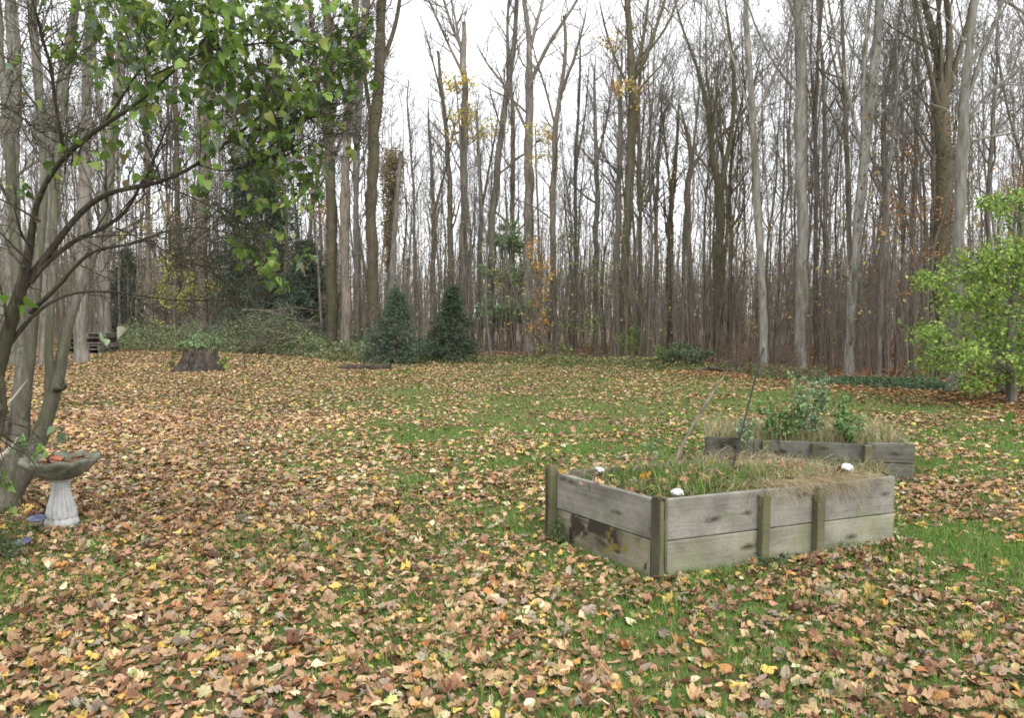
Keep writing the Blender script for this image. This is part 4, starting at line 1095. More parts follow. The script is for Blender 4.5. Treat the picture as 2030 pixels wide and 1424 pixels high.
brush_heap((570, 672), 190, 92, 46, "grey-brown heap of cut brush piled before the dark evergreen", 34.5, 1, 'twig')
brush_heap((1465, 742), 90, 24, 22, "low scatter of bare reddish sticks at the wood's edge", 24, 2, 'drytwig', (.005, .012))

# ---- stump
def stump():
    B = ground(398, 738); d = B[1]
    B = B
    root = empty("tree_stump", B, 0, "wide dark weathered tree stump with plants growing out of its top", "tree stump")
    rng = np.random.default_rng(5)
    g = G(); n = 48; a = np.arange(n) / n * 2 * math.pi
    lob = 1 + .10 * np.sin(a * 5 + 1) + .07 * np.sin(a * 9) + .03 * rng.normal(size=n)
    rows = []
    Hs = .70
    for i, f in enumerate(np.linspace(0, 1, 12)):
        r = .49 + .33 * (1 - f) ** 1.8
        l2 = 1 + (lob - 1) * (1.6 - f) + .012 * rng.normal(size=n)
        z = f * Hs + (f > .95) * (.05 * np.sin(a * 4) + .05 * rng.normal(size=n))
        rows.append(np.stack([B[0] + np.cos(a) * r * l2 - .10 * (1 - f) ** 2, B[1] + np.sin(a) * r * l2, B[2] - .05 + z], 1))
    rows.append(np.stack([B[0] + np.cos(a) * .41, B[1] + np.sin(a) * .41, np.full(n, B[2] + Hs - .07)], 1))
    V = np.concatenate(rows); i_ = np.arange(13 * n).reshape(13, n)
    Q = np.stack([i_[:-1], np.roll(i_[:-1], -1, 1), np.roll(i_[1:], -1, 1), i_[1:]], -1).reshape(-1, 4)
    g.add(V, Q=Q); g.build("bark", M['stump'], root)
    c = G(); V = np.concatenate([rows[-1] + (0, 0, -.004), [[B[0], B[1], B[2] + Hs - .05]]])
    c.add(V, T=[(k, (k + 1) % n, n) for k in range(n)]); c.build("cut_face", M['cutwood'], root)
    bush((398, 706), 90, 34, 520, .10, [(.20, .30, .13), (.14, .23, .09), (.28, .36, .20)], "pale green plant growing out of the top of the stump", d=d, seed=31, name="stump_plant", cat="plant", nc=10)
    o = bpy.data.objects["stump_plant"]
    o.location.z += Hs + .0
    bush((440, 735), 20, 34, 120, .09, [(.3, .34, .08), (.2, .26, .06)], "yellow-green weed against the right side of the stump", d=d - .3, seed=32, name="weed", cat="weed", nc=6)
    bush((345, 715), 34, 36, 160, .09, [(.10, .17, .05), (.16, .2, .06), (.3, .2, .06)], "small green weed behind the left side of the stump", d=d + 1.5, seed=33, name="weed", cat="weed", nc=6)
stump()

# ---- pallets
def boxv(g, c, s, rz=0.0, jit=0, rng=None):
    x, y, z = np.array(s) / 2
    V = np.array([(-x, -y, -z), (x, -y, -z), (x, y, -z), (-x, y, -z), (-x, -y, z), (x, -y, z), (x, y, z), (-x, y, z)])
    if jit: V = V + rng.normal(size=V.shape) * jit
    if rz:
        cz, sz = math.cos(rz), math.sin(rz); V[:, :2] = V[:, :2] @ np.array([[cz, sz], [-sz, cz]])
    Q = [(0, 3, 2, 1), (4, 5, 6, 7), (0, 1, 5, 4), (1, 2, 6, 5), (2, 3, 7, 6), (3, 0, 4, 7)]
    g.add(V + np.array(c), Q=Q)

def rot2(p, a):
    return np.array((p[0] * math.cos(a) - p[1] * math.sin(a), p[0] * math.sin(a) + p[1] * math.cos(a), p[2]))

M['palwood'] = bark("pallet_wood", (.05, .042, .034), (.12, .105, .085), (.22, .20, .17), moss=.1)
def pallet(loc, rz, label, size=(1.9, 1.1, .2), mesh={}):
    root = empty("pallet", loc, rz, label, "pallet", "old pallets stacked at the left edge of the wood")
    W, D, H = size; key = size
    if key not in mesh:
        a = G(); boxv(a, (0, 0, 0), (W, .095, .03)); b_ = G(); boxv(b_, (0, 0, 0), (.07, D, H - .05))
        mesh[key] = (a.mesh("deck_board", M['palwood'], False), b_.mesh("stringer", M['palwood'], False))
    n = 7
    for i in range(n):
        y = -D / 2 + .05 + i * (D - .1) / (n - 1)
        link("deck_board", mesh[key][0], root, (0, y, H - .0125), (0, 0, .01 * math.sin(i * 3)))
    for i in range(3):
        y = -D / 2 + .05 + i * (D - .1) / 2
        link("base_board", mesh[key][0], root, (0, y, .0125))
    for x in (-W / 2 + .06, 0, W / 2 - .06):
        link("stringer", mesh[key][1], root, (x, 0, H / 2))
    return root
pb = at(183, 698, 36.0)
zz = float(gz(pb[0], pb[1]))
for i, (dx, rz, lab) in enumerate([(-.05, .02, "lowest large pallet of the dark stack"), (.06, -.05, "second pallet up in the dark stack"), (-.1, .06, "third pallet up in the dark stack"), (.03, -.02, "topmost pallet of the dark stack, its deck board pale")]):
    pallet((pb[0] + dx - .05, pb[1] + .3, zz + .02 + i * .235), rz, lab, (1.85, 1.2, .225))
pallet((pb[0] + .42, pb[1] - .75, zz + .02), .05, "small grey pallet lying in front of the dark stack, lower one", (1.1, .8, .2))
pallet((pb[0] + .46, pb[1] - .72, zz + .225), -.04, "small grey pallet lying in front of the dark stack, upper one", (1.05, .8, .17))
# ------------------------------------------------------------------ raised beds
def wood_mat(name, base=(.26, .245, .215), dark=(.13, .115, .10), green=.25, blot=0.0, lichen=0.0, seed=0, knots=True, gcol=(.13, .15, .06)):
    m, t, b = nodes(name, .88, .15)
    tc = t.nodes.new("ShaderNodeTexCoord"); oi = t.nodes.new("ShaderNodeObjectInfo")
    off = t.nodes.new("ShaderNodeVectorMath"); off.operation = 'MULTIPLY_ADD'
    cb = t.nodes.new("ShaderNodeCombineXYZ")
    for k in range(3): t.links.new(oi.outputs['Random'], cb.inputs[k])
    t.links.new(cb.outputs[0], off.inputs[0]); off.inputs[1].default_value = (17, 0, 9); t.links.new(tc.outputs['Object'], off.inputs[2])
    P = off.outputs[0]
    mp = t.nodes.new("ShaderNodeMapping"); mp.inputs['Scale'].default_value = (2.6, 3, 7.5); t.links.new(P, mp.inputs[0])
    vo = t.nodes.new("ShaderNodeTexVoronoi"); vo.inputs['Scale'].default_value = .62; vo.inputs['Randomness'].default_value = .9
    vo.voronoi_dimensions = '2D'
    sx = t.nodes.new("ShaderNodeSeparateXYZ"); t.links.new(mp.outputs[0], sx.inputs[0])
    c2 = t.nodes.new("ShaderNodeCombineXYZ"); t.links.new(sx.outputs[0], c2.inputs[0]); t.links.new(sx.outputs[2], c2.inputs[1])
    wob = noise(t, P, 9, 2, .5, 0, 1)
    wv = t.nodes.new("ShaderNodeVectorMath"); wv.operation = 'MULTIPLY_ADD'; wv.inputs[1].default_value = (.3, .3, .3)
    t.links.new(wob, wv.inputs[0]); t.links.new(c2.outputs[0], wv.inputs[2]); t.links.new(wv.outputs[0], vo.inputs['Vector'])
    kd = vo.outputs['Distance']
    # grain: fine lines along x, bent round the knots
    gx = t.nodes.new("ShaderNodeSeparateXYZ"); t.links.new(P, gx.inputs[0])
    infl = ramp(t, kd, [(.0, (1, 1, 1)), (.35, (0, 0, 0))])
    zz_ = mth(t, 'ADD', gx.outputs[2], mth(t, 'MULTIPLY', infl, .035))
    c3 = t.nodes.new("ShaderNodeCombineXYZ"); t.links.new(mth(t, 'MULTIPLY', gx.outputs[0], 1.6), c3.inputs[0]); t.links.new(mth(t, 'MULTIPLY', gx.outputs[1], 20), c3.inputs[1]); t.links.new(mth(t, 'MULTIPLY', zz_, 55), c3.inputs[2])
    gr = noise(t, c3.outputs[0], 1.0, 6, .62, .4)
    big = noise(t, P, 2.6, 4, .6, .3)
    c = ramp(t, gr, [(.28, dark), (.5, base), (.72, tuple(min(1, x * 1.38) for x in base))])
    c = mix(t, .62, c, ramp(t, big, [(.34, tuple(x * .42 for x in base)), (.47, tuple(x * .9 for x in base)), (.64, tuple(min(1, x * 1.38) for x in base))]))
    speck = noise(t, P, 70, 3, .7)
    c = mix(t, .35, c, ramp(t, speck, [(.35, (.45, .45, .42)), (.6, (1, 1, 1))]), 'MULTIPLY')
    if green:
        gn = noise(t, P, 3.4, 5, .68, .2)
        c = mix(t, ramp(t, gn, [(.60 - green * .3, (0, 0, 0)), (.80 - green * .2, (.85, .85, .85))]), c, gcol)
    if blot:
        bn = noise(t, P, 3.0, 5, .6, 1.2)
        c = mix(t, ramp(t, bn, [(.60 - .1 * blot, (0, 0, 0)), (.68 - .1 * blot, (.92, .92, .92))]), c, (.035, .028, .022))
    if lichen:
        ln = noise(t, P, 4.5, 4, .6, .6)
        c = mix(t, ramp(t, ln, [(.60, (0, 0, 0)), (.66, (.8, .8, .8))]), c, (.20, .16, .045))
    if knots:
        c = mix(t, ramp(t, kd, [(.03, (.9, .9, .9)), (.055, (.35, .35, .35)), (.07, (.6, .6, .6)), (.12, (0, 0, 0))]), c, (.05, .038, .03))
    t.links.new(c, b.inputs['Base Color'])
    bump(t, b, gr, .55, .006)
    return m
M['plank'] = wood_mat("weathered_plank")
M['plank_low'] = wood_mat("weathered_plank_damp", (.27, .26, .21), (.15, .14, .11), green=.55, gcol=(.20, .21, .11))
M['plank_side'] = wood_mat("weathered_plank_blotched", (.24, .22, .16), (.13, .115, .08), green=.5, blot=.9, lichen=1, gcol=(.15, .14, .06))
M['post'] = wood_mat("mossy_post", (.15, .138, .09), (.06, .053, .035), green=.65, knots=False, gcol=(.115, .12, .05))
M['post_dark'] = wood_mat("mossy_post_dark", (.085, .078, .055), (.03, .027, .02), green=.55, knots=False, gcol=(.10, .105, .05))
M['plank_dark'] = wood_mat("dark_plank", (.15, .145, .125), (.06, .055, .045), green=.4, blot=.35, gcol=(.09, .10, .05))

def plank_mesh(L, H, T, seed, name="plank"):
    """a board with worn edges: subdivided box, x along, z up, from x=0"""
    rng = np.random.default_rng(seed)
    nx = max(4, int(L / .12))
    prof = np.array([(-T / 2, -H / 2 + .006), (-T / 2 + .005, -H / 2), (T / 2 - .005, -H / 2), (T / 2, -H / 2 + .006), (T / 2, 0), (T / 2, H / 2 - .006), (T / 2 - .005, H / 2), (-T / 2 + .005, H / 2), (-T / 2, H / 2 - .006), (-T / 2, 0)])
    xs = np.linspace(0, L, nx); k = len(prof)
    bow = np.cumsum(rng.normal(size=nx)) * .0012; bow -= np.linspace(bow[0], bow[-1], nx)
    edge_ = rng.normal(size=(nx, k)) * .0012
    V = np.zeros((nx, k, 3)); V[:, :, 0] = xs[:, None]
    V[:, :, 1] = prof[:, 0] + bow[:, None]; V[:, :, 2] = prof[:, 1] + edge_
    V[0, :, 0] += rng.normal(size=k) * .002; V[-1, :, 0] += rng.normal(size=k) * .002
    i = np.arange(nx * k).reshape(nx, k)
    Q = np.stack([i[:-1], i[1:], np.roll(i[1:], -1, 1), np.roll(i[:-1], -1, 1)], -1).reshape(-1, 4)
    T_ = [(0, a, a + 1) for a in range(1, k - 1)] + [((nx - 1) * k, (nx - 1) * k + a + 1, (nx - 1) * k + a) for a in range(1, k - 1)]
    g = G(); g.add(V.reshape(-1, 3), T=T_, Q=Q); return g

def bed_board(root, p0, p1, z0, H, T, mat, seed, name="plank", label=None, tilt=0.0, xoff=0.0):
    """board from p0 to p1 (world xy), its bottom at z0"""
    p0, p1 = np.array(p0[:2]), np.array(p1[:2]); L = np.linalg.norm(p1 - p0); a = math.atan2(*(p1 - p0)[::-1])
    me = plank_mesh(L, H, T, seed).mesh("plank", M[mat], False)
    o = link(name, me, root, (p0[0] - root.location.x, p0[1] - root.location.y, z0 + H / 2 - root.location.z), (math.sin(seed * 7.1) * .012, tilt + math.sin(seed * 3.3) * .0025, a + math.sin(seed * 5.7) * .003))
    if label: o["label"] = label
    return o
def post(root, x, y, z0, H, sx, sy, rz, mat, seed, label=None):
    rng = np.random.default_rng(seed); g = G()
    prof = np.array([(-1, -.8), (-.8, -1), (.8, -1), (1, -.8), (1, .8), (.8, 1), (-.8, 1), (-1, .8)]) * np.array([sx / 2, sy / 2])
    k = len(prof); nz = 7; V = np.zeros((nz, k, 3))
    V[:, :, :2] = prof + rng.normal(size=(nz, k, 2)) * .0014; V[:, :, 2] = np.linspace(0, H, nz)[:, None]
    V[-1, :, 2] += rng.normal(size=k) * .004
    i = np.arange(nz * k).reshape(nz, k)
    Q = np.stack([i[:-1], np.roll(i[:-1], -1, 1), np.roll(i[1:], -1, 1), i[1:]], -1).reshape(-1, 4)
    T_ = [((nz - 1) * k, (nz - 1) * k + a, (nz - 1) * k + a + 1) for a in range(1, k - 1)]
    g.add(V.reshape(-1, 3), T=T_, Q=Q)
    # the post material's grain runs along x, so build it lying and stand it up
    o = link("post", g.mesh("post", M[mat], False), root, (x - root.location.x, y - root.location.y, z0 - root.location.z), (0, 0, rz))
    if label: o["label"] = label
    return o

def lerp(a, b, f): return np.array(a) * (1 - f) + np.array(b) * f
bed = empty("raised_garden_bed", (C0 + C1 + C2 + C3) / 4, 0, "nearest grey board garden bed with mossy posts, overgrown with grass", "raised bed")
u = norm(C1 - C0); v = norm(C3 - C0)
ang_u = math.atan2(u[1], u[0]); ang_v = math.atan2(v[1], v[0])
HB = .285
# front: two courses
bed_board(bed, C0 + u * .02, C1, -.03, HB, .04, 'plank_low', 1)
bed_board(bed, C0 + u * .02, C1 - u * .004, HB - .022, HB, .04, 'plank', 2)
# left side: two courses, lower one rotten
bed_board(bed, C0 + v * .05, C3 - v * .03, -.03, HB, .04, 'plank_side', 3, label="lower left board, blotched black and yellow with rot and lichen")
bed_board(bed, C0 + v * .045, C3 - v * .03, HB - .022, HB, .04, 'plank', 4)
# back and right side
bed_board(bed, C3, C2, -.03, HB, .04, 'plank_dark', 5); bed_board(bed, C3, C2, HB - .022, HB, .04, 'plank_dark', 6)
bed_board(bed, C1 + v * .045 - u * .02, C2, -.03, HB, .04, 'plank_low', 7); bed_board(bed, C1 + v * .045 - u * .02, C2, HB - .022, HB - .01, .04, 'plank', 8)
# posts: left front corner (three slats thick), far left, two on the front
nf = np.array((u[1], -u[0], 0)); nl = np.array((-v[1], v[0], 0))
if np.dot(nl, C1 - C0) > 0: nl = -nl
pc = C0 + nf * .012 + nl * .012
post(bed, *(pc + u * -.004)[:2], -.05, .615, .038, .085, ang_u + .1, 'post_dark', 11, "dark split corner post with moss")
post(bed, *(pc + u * .040 - v * .004)[:2], -.03, .595, .022, .075, ang_u + .05, 'post', 12)
post(bed, *(pc + nf * .042 + u * .004)[:2], -.04, .585, .034, .022, ang_u + .02, 'post', 19)
pl = C3 + nl * .03 + nf * .0
post(bed, *pl[:2], -.02, .62, .04, .09, ang_v, 'post', 13)
post(bed, *(pl + v * .06)[:2], -.02, .60, .035, .06, ang_v, 'post_dark', 18)
for px_, sd_ in ((1511, 14), (1621, 15)):
    # where the front board is seen at this pixel
    k = [f for f in np.linspace(0, 1, 400)]
    f = min(k, key=lambda f: abs(pxof(*(lerp(C0, C1, f)[:2])) - px_))
    p = lerp(C0, C1, f) + nf * .055
    post(bed, *p[:2], -.03, .545 if px_ < 1550 else .555, .07, .065, ang_u, 'post', sd_)
post(bed, *(C1 + nf * .0 + v * .035 - u * .055)[:2], -.03, .54, .05, .05, ang_u, 'post_dark', 16)

# soil of the bed
def soil(root, quad, z, seed, name="soil", inset=.02, mound=.04):
    rng = np.random.default_rng(seed); n = 18
    a, b_, c, d_ = [np.array(q) for q in quad]; g = G()
    s = np.linspace(.012, .988, n); Sx, Sy = np.meshgrid(s, s)
    V = (a * (1 - Sx[..., None]) * (1 - Sy[..., None]) + b_ * Sx[..., None] * (1 - Sy[..., None]) + c * Sx[..., None] * Sy[..., None] + d_ * (1 - Sx[..., None]) * Sy[..., None])
    V[..., 2] = z + mound * np.sin(Sx * 3.14) * np.sin(Sy * 3.14) * 1.2 + rng.normal(size=Sx.shape) * .007
    i = np.arange(n * n).reshape(n, n); Q = np.stack([i[:-1, :-1], i[:-1, 1:], i[1:, 1:], i[1:, :-1]], -1).reshape(-1, 4)
    g.add(V.reshape(-1, 3), Q=Q); return g.build(name, M['soil'], root)
m, t, b = nodes("garden_soil", .95, .1)
t.links.new(ramp(t, noise(t, coords(t), 22, 6, .7), [(.35, (.04, .028, .018)), (.6, (.12, .085, .055)), (.75, (.2, .15, .10))]), b.inputs['Base Color'])
bump(t, b, noise(t, coords(t), 60, 4, .7), .8, .02); M['soil'] = m
soil(bed, BED1, .475, 1)

def bed_uv(q, s, t_): return q[0] + (q[1] - q[0]) * s[:, None] + (q[3] - q[0]) * t_[:, None]
# grass in the bed
rng = np.random.default_rng(61)
n = 15000; s = rng.random(n); t_ = rng.random(n)
dnz = vnoise(s * 2, t_, 3.5, 4)
pres = np.clip(.10 + 1.1 * np.exp(-((s - .40) / .20) ** 2) + 1.0 * (s > .5), 0, 1) * (.25 + 1.1 * dnz)
pres *= np.clip((s + t_ * .3 - .06) / .1, 0, 1)
k = rng.random(n) < pres; s, t_ = s[k], t_[k]
P = bed_uv(BED1, s, t_)
dry = (s > .58 + .16 * rng.normal(size=len(s)) - .15 * (t_ < .25))
g = G()
zb = .47 + .04 * np.sin(s * 3.14) * np.sin(t_ * 3.14)
gi = np.where(~dry)[0]; di = np.where(dry)[0]
blades(g, P[gi, 0], P[gi, 1], zb[gi], rng, (.04, .15), .0055, [(.09, .18, .03), (.13, .24, .045), (.06, .12, .025), (.22, .26, .08), (.38, .32, .18)], [3, 3, 1, 1.4, 1], .6)
blades(g, P[di, 0], P[di, 1], zb[di], rng, (.05, .14), .0045, [(.42, .34, .20), (.34, .26, .15), (.28, .26, .11), (.17, .22, .07), (.50, .42, .27)], [3, 3, 2, 2.4, 2], 1.1)
bg = g.build("grass", M['grass'], bed, False, True); bg["kind"] = "stuff"
# dry grass and stalks hanging over the front board
def hanging(n, s0, s1, seed, cols):
    rng = np.random.default_rng(seed); g = G(); s = rng.uniform(s0, s1, n)
    p0 = bed_uv(BED1, s, rng.uniform(.02, .28, n)); p0[:, 2] = .50
    side = rng.normal(size=n) * .16
    L = rng.uniform(.06, .26, n)
    p2 = bed_uv(BED1, np.clip(s + side * .5, .02, .99), np.full(n, -.055 - .05 * rng.random(n))); p2[:, 2] = .57 - L * rng.random(n) * .9
    p1 = (p0 + p2) / 2; p1[:, 2] = .585 + .07 * rng.random(n)
    t = np.linspace(0, 1, 6)[None, :, None]
    P = (1 - t) ** 2 * p0[:, None] + 2 * t * (1 - t) * p1[:, None] + t ** 2 * p2[:, None]
    R = np.full((n, 6), .0014) * np.linspace(1, .5, 6)[None]
    tubes(g, P, R, 3, C=pick(cols, [1] * len(cols), n, rng, .2)); return g
g = hanging(520, .42, .86, 3, [(.42, .33, .2), (.36, .25, .16), (.30, .28, .13), (.48, .38, .25)])
o = g.build("dry_grass", M['grass'], bed, False, True); o["kind"] = "stuff"
# criss-crossing dead stalks over the left and back rim
rng = np.random.default_rng(64); n = 420
s = rng.random(n); tt = np.where(rng.random(n) < .5, rng.uniform(.75, 1.02, n), rng.random(n))
p = bed_uv(BED1, s, tt); p[:, 2] = .5 + .04 * rng.random(n)
az = rng.random(n) * 6.283; L = rng.uniform(.05, .2, n)
q = p + np.stack([np.cos(az) * L, np.sin(az) * L, rng.uniform(.0, .14, n)], 1)
md = (p + q) / 2 + np.array([0, 0, .04])
t3 = np.linspace(0, 1, 4)[None, :, None]
PP = (1 - t3) ** 2 * p[:, None] + 2 * t3 * (1 - t3) * md[:, None] + t3 ** 2 * q[:, None]
g = G(); tubes(g, PP, np.full((n, 4), .0016), 3, C=pick([(.28, .21, .15), (.4, .33, .22), (.2, .15, .1)], [1, 1, 1], n, rng))
o = g.build("dead_stalks", M['grass'], bed, False, True); o["kind"] = "stuff"
# leaves lying in the bed
rng = np.random.default_rng(65); n = 85; s = rng.random(n) ** 1.6; tt = rng.uniform(.05, .97, n)
p = bed_uv(BED1, s, tt); p[:, 2] = .50 + .03 * rng.random(n) + .03 * (s > .25)
g = G(); scatter(g, V_near, rng.integers(0, 12, n), p, rotmats(rng.random(n) * 6.28, rng.normal(size=n) * .5, rng.normal(size=n) * .5), rng.uniform(.035, .065, n), pick(LEAF_COLS, LEAF_W, n, rng))
o = g.build("fallen_leaves", M['litter'], bed, False, True); o["kind"] = "stuff"
# the orange leaf that stands out
i = 4; Vt, Tt = V_near[i]; g = G(); g.add(Vt, T=Tt)
o = link("fallen_leaf", g.mesh("fallen_leaf", M['litter_obj'], False), None, tuple(at(1281, 943, 5.75)), (-.9, .1, .5), .075); o.color = (.72, .40, .06, 1)
tag(o, "bright orange maple leaf propped in the grass of the near bed", "leaf")

# white stones
m, t, b = nodes("white_stone", .7, .3)
t.links.new(ramp(t, noise(t, coords(t), 14, 4, .6), [(.35, (.62, .62, .60)), (.65, (.82, .82, .80))]), b.inputs['Base Color']); M['stone'] = m
def stone(px, py, d, sx, sz, label, seed):
    rng = np.random.default_rng(seed); nlat, nlon = 7, 12; V = []
    for i in range(nlat):
        ph = math.pi * i / (nlat - 1)
        for j in range(nlon):
            a = 2 * math.pi * j / nlon
            r = 1 + .13 * math.sin(2 * a + seed) * math.sin(ph) + .09 * math.sin(3 * a + 2 * ph + seed) + rng.normal() * .085
            V.append((math.sin(ph) * math.cos(a) * sx * r, math.sin(ph) * math.sin(a) * sx * .8 * r, math.cos(ph) * sz * min(r, 1.02)))
    i_ = np.arange(nlat * nlon).reshape(nlat, nlon)
    Q = np.stack([i_[:-1], i_[1:], np.roll(i_[1:], -1, 1), np.roll(i_[:-1], -1, 1)], -1).reshape(-1, 4)
    g = G(); g.add(V, Q=Q); o = link("stone", g.mesh("stone", M['stone'], False), None, tuple(at(px, py, d)), (rng.normal() * .15, rng.normal() * .15, rng.random()))
    return tag(o, label, "stone")
stone(1187, 933, 6.15, .052, .028, "white angular stone at the far left corner of the near bed", 3)
stone(1343, 977, 5.33, .055, .03, "whitish stone just behind the front board, beside the near corner of the bed", 5)
stone(1679, 926, 6.0, .043, .028, "white flat stone amid dry grass at the right of the near bed", 8)

# garden stake and the old stalk
m, t, b = nodes("dark_stake", .6, .3)
t.links.new(ramp(t, noise(t, coords(t), 30, 3), [(.4, (.018, .02, .018)), (.7, (.05, .055, .045))]), b.inputs['Base Color']); M['stake'] = m
g = G(); p0 = at(1443, 950, 6.05); p1 = at(1514, 690, 6.3)
tubes(g, *resample([p0 - (0, 0, .06), lerp(p0, p1, .33) + (.006, 0, 0), lerp(p0, p1, .7), p1], [.009, .0085, .0078, .006], 16), 8)
hk = lerp(p0, p1, .40)
tubes(g, *resample([hk, hk + (.03, 0, -.012), hk + (.07, 0, -.006), hk + (.10, 0, .022)], [.004, .0035, .003, .002], 8), 5)
rt = empty("garden_stake", p0, 0, "thin dark garden stake leaning right in the near bed", "stake"); g.build("rod", M['stake'], rt)
g = G()
for kx in (.1, .12): 
    c = lerp(p0, p1, kx); a_ = np.linspace(0, 6.283 * 1.5, 14)
    tubes(g, np.stack([c[0] + .013 * np.cos(a_), c[1] + .013 * np.sin(a_), c[2] + a_ * .002], 1), np.full(14, .0025), 4)
g.build("twine", M['drytwig'], rt)
p0 = at(1312, 985, 7.3); p0[2] = float(gz(p0[0], p0[1])) - .02; p1 = at(1350, 885, 7.35); p2 = at(1392, 812, 7.6); p3 = at(1440, 738, 7.9)
rt = empty("leaning_stick", p0, 0, "old brown stick leaning to the right behind the near bed", "stick")
g = G(); pp, rr_ = resample([p0, p1, p2, p3], [.008, .015, .017, .006], 16); rr_ *= 1 + .12 * np.random.default_rng(2).normal(size=16); tubes(g, pp, rr_, 9)
a, ar = children(pp[None], rr_[None], 5, .4, .95, (20, 40), (.05, .12), 3, np.random.default_rng(3), up=.1, rmin=.004); tubes(g, a, ar, 4)
g.build("stem", M['brown'], rt)

# second bed
bed2 = empty("raised_garden_bed", (D0 + D1 + D2 + D3) / 4, 0, "farther dark board garden bed full of tall green weeds, behind the near one", "raised bed")
u2 = norm(D1 - D0); v2 = norm(D3 - D0); n2_ = -v2; a2 = math.atan2(u2[1], u2[0])
H2 = .205
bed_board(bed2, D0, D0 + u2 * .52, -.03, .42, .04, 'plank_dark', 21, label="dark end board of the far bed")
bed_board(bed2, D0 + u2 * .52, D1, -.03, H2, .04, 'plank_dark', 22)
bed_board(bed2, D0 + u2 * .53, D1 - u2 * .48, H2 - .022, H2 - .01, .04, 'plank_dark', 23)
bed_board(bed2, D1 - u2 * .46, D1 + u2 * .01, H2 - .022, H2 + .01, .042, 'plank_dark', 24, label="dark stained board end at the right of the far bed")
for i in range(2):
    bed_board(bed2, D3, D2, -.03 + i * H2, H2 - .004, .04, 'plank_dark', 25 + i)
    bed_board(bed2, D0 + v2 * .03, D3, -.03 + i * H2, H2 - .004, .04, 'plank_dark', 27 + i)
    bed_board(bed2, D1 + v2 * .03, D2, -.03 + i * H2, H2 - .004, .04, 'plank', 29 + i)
for f, mt in ((.54, 'post_dark'), (.79, 'post'), (.30, 'post')):
    p = lerp(D0, D1, f) + n2_ * .055
    post(bed2, *p[:2], -.03, .40, .075, .06, a2, mt, int(f * 100))
soil(bed2, BED2, .30, 2)
rng = np.random.default_rng(71); n = 5200; s = rng.random(n); tt = rng.random(n)
P = bed_uv(BED2, s, tt); g = G()
k = rng.random(n) < .35 + .65 * vnoise(s * 3, tt, 4, 9)
s, tt, P = s[k], tt[k], P[k]
dry = rng.random(len(s)) < .68
for sel, cols, h in ((~dry, [(.11, .19, .05), (.17, .25, .08)], (.08, .26)), (dry, [(.44, .36, .21), (.36, .28, .16), (.5, .43, .28), (.28, .25, .12)], (.08, .32))):
    blades(g, P[sel, 0], P[sel, 1], np.full(sel.sum(), .31), rng, h, .006, cols, [1] * len(cols), .7)
o = g.build("grass", M['grass'], bed2, False, True); o["kind"] = "stuff"

# rough growth in front of the far bed
rng = np.random.default_rng(75); n = 2600
s = rng.uniform(-.05, .86, n); off = rng.random(n) ** 1.5 * .55
P = D0 + (D1 - D0) * s[:, None] - v2 * (.05 + off)[:, None]
k = vnoise(P[:, 0], P[:, 1], 2.2, 14) > .34; P = P[k]; g = G()
blades(g, P[:, 0], P[:, 1], gz(P[:, 0], P[:, 1]), rng, (.10, .36), .006, [(.42, .35, .21), (.34, .27, .16), (.16, .23, .08), (.13, .20, .07), (.26, .26, .12)], [3, 2, 2, 2, 1], .7)
o = g.build("rough_grass", M['grass'], None, False, True); tag(o, "rough dry grass growing in the gap before the far bed", None, None, "stuff")

def stalk_plant(px, d, z0, ytop, nst, spread, nleaf, size, cols, label, seed, name="tall_weed", cat="weed", variants=SMALL, bark_='weedstem', pyt=None, low=.1, lean=.0):
    rng = np.random.default_rng(seed + 1234)
    top = at(px, ytop, d); B = np.array((top[0], d, z0)); Hh = top[2] - z0
    root = empty(name, B, 0, label, cat)
    st = G(); lf = G(); pos = []
    for i in range(nst):
        h = Hh * (1 if i == 0 else rng.uniform(.55, .98))
        dx, dy = rng.normal() * spread, rng.normal() * spread
        tl = np.linspace(0, 1, 9)[:, None]
        P = B + np.array([dx * .3, dy * .3, 0]) + tl * np.array([dx + lean, dy, h]) + np.stack([np.sin(tl[:, 0] * 3 + i) * .012, np.cos(tl[:, 0] * 2 + i) * .012, 0 * tl[:, 0]], 1)
        R = np.linspace(.006, .0022, 9); tubes(st, P, R, 5)
        a, ar = children(P[None], R[None], 9, .2, .98, (30, 60), (spread * .7 + .04, spread * 1.1 + .08), 4, rng, up=.05, rmin=.0018, lenfall=.3)
        tubes(st, a, ar, 3)
        m_ = nleaf // nst
        ii = rng.integers(0, len(a), m_); f = rng.random(m_) * 3; j = np.minimum(f.astype(int), 2); ff = (f - j)[:, None]
        pos.append(a[ii, j] * (1 - ff) + a[ii, j + 1] * ff + rng.normal(size=(m_, 3)) * .012)
    st.build("stems", M[bark_], root)
    leaves_at(lf, np.concatenate(pos), rng, size, cols, [1] * len(cols), variants, .5)
    lf.build("foliage", M['green'], root, False, True)
    return root
m, t, b = nodes("weed_stem", .7, .3)
t.links.new(ramp(t, noise(t, coords(t), 20, 3), [(.4, (.10, .14, .05)), (.7, (.2, .22, .09))]), b.inputs['Base Color']); M['weedstem'] = m
LG = [(.13, .23, .07), (.18, .30, .10), (.09, .16, .05), (.25, .35, .15)]
GG = [(.19, .28, .14), (.25, .33, .19), (.12, .19, .09), (.31, .37, .24)]
stalk_plant(1602, 8.75, .31, 742, 10, .085, 1300, .038, GG, "tall grey-green leafy weed standing highest in the far bed", 1)
stalk_plant(1543, 8.7, .31, 785, 7, .09, 460, .050, LG, "fresh green bushy weed left of the tallest one in the far bed", 2)
stalk_plant(1672, 8.75, .31, 785, 6, .10, 360, .055, LG, "broad-leaved green weed right of the tallest one in the far bed", 3)
stalk_plant(1690, 8.45, .31, 830, 4, .06, 220, .05, LG, "short broad-leaved weed at the far right of the far bed", 4)
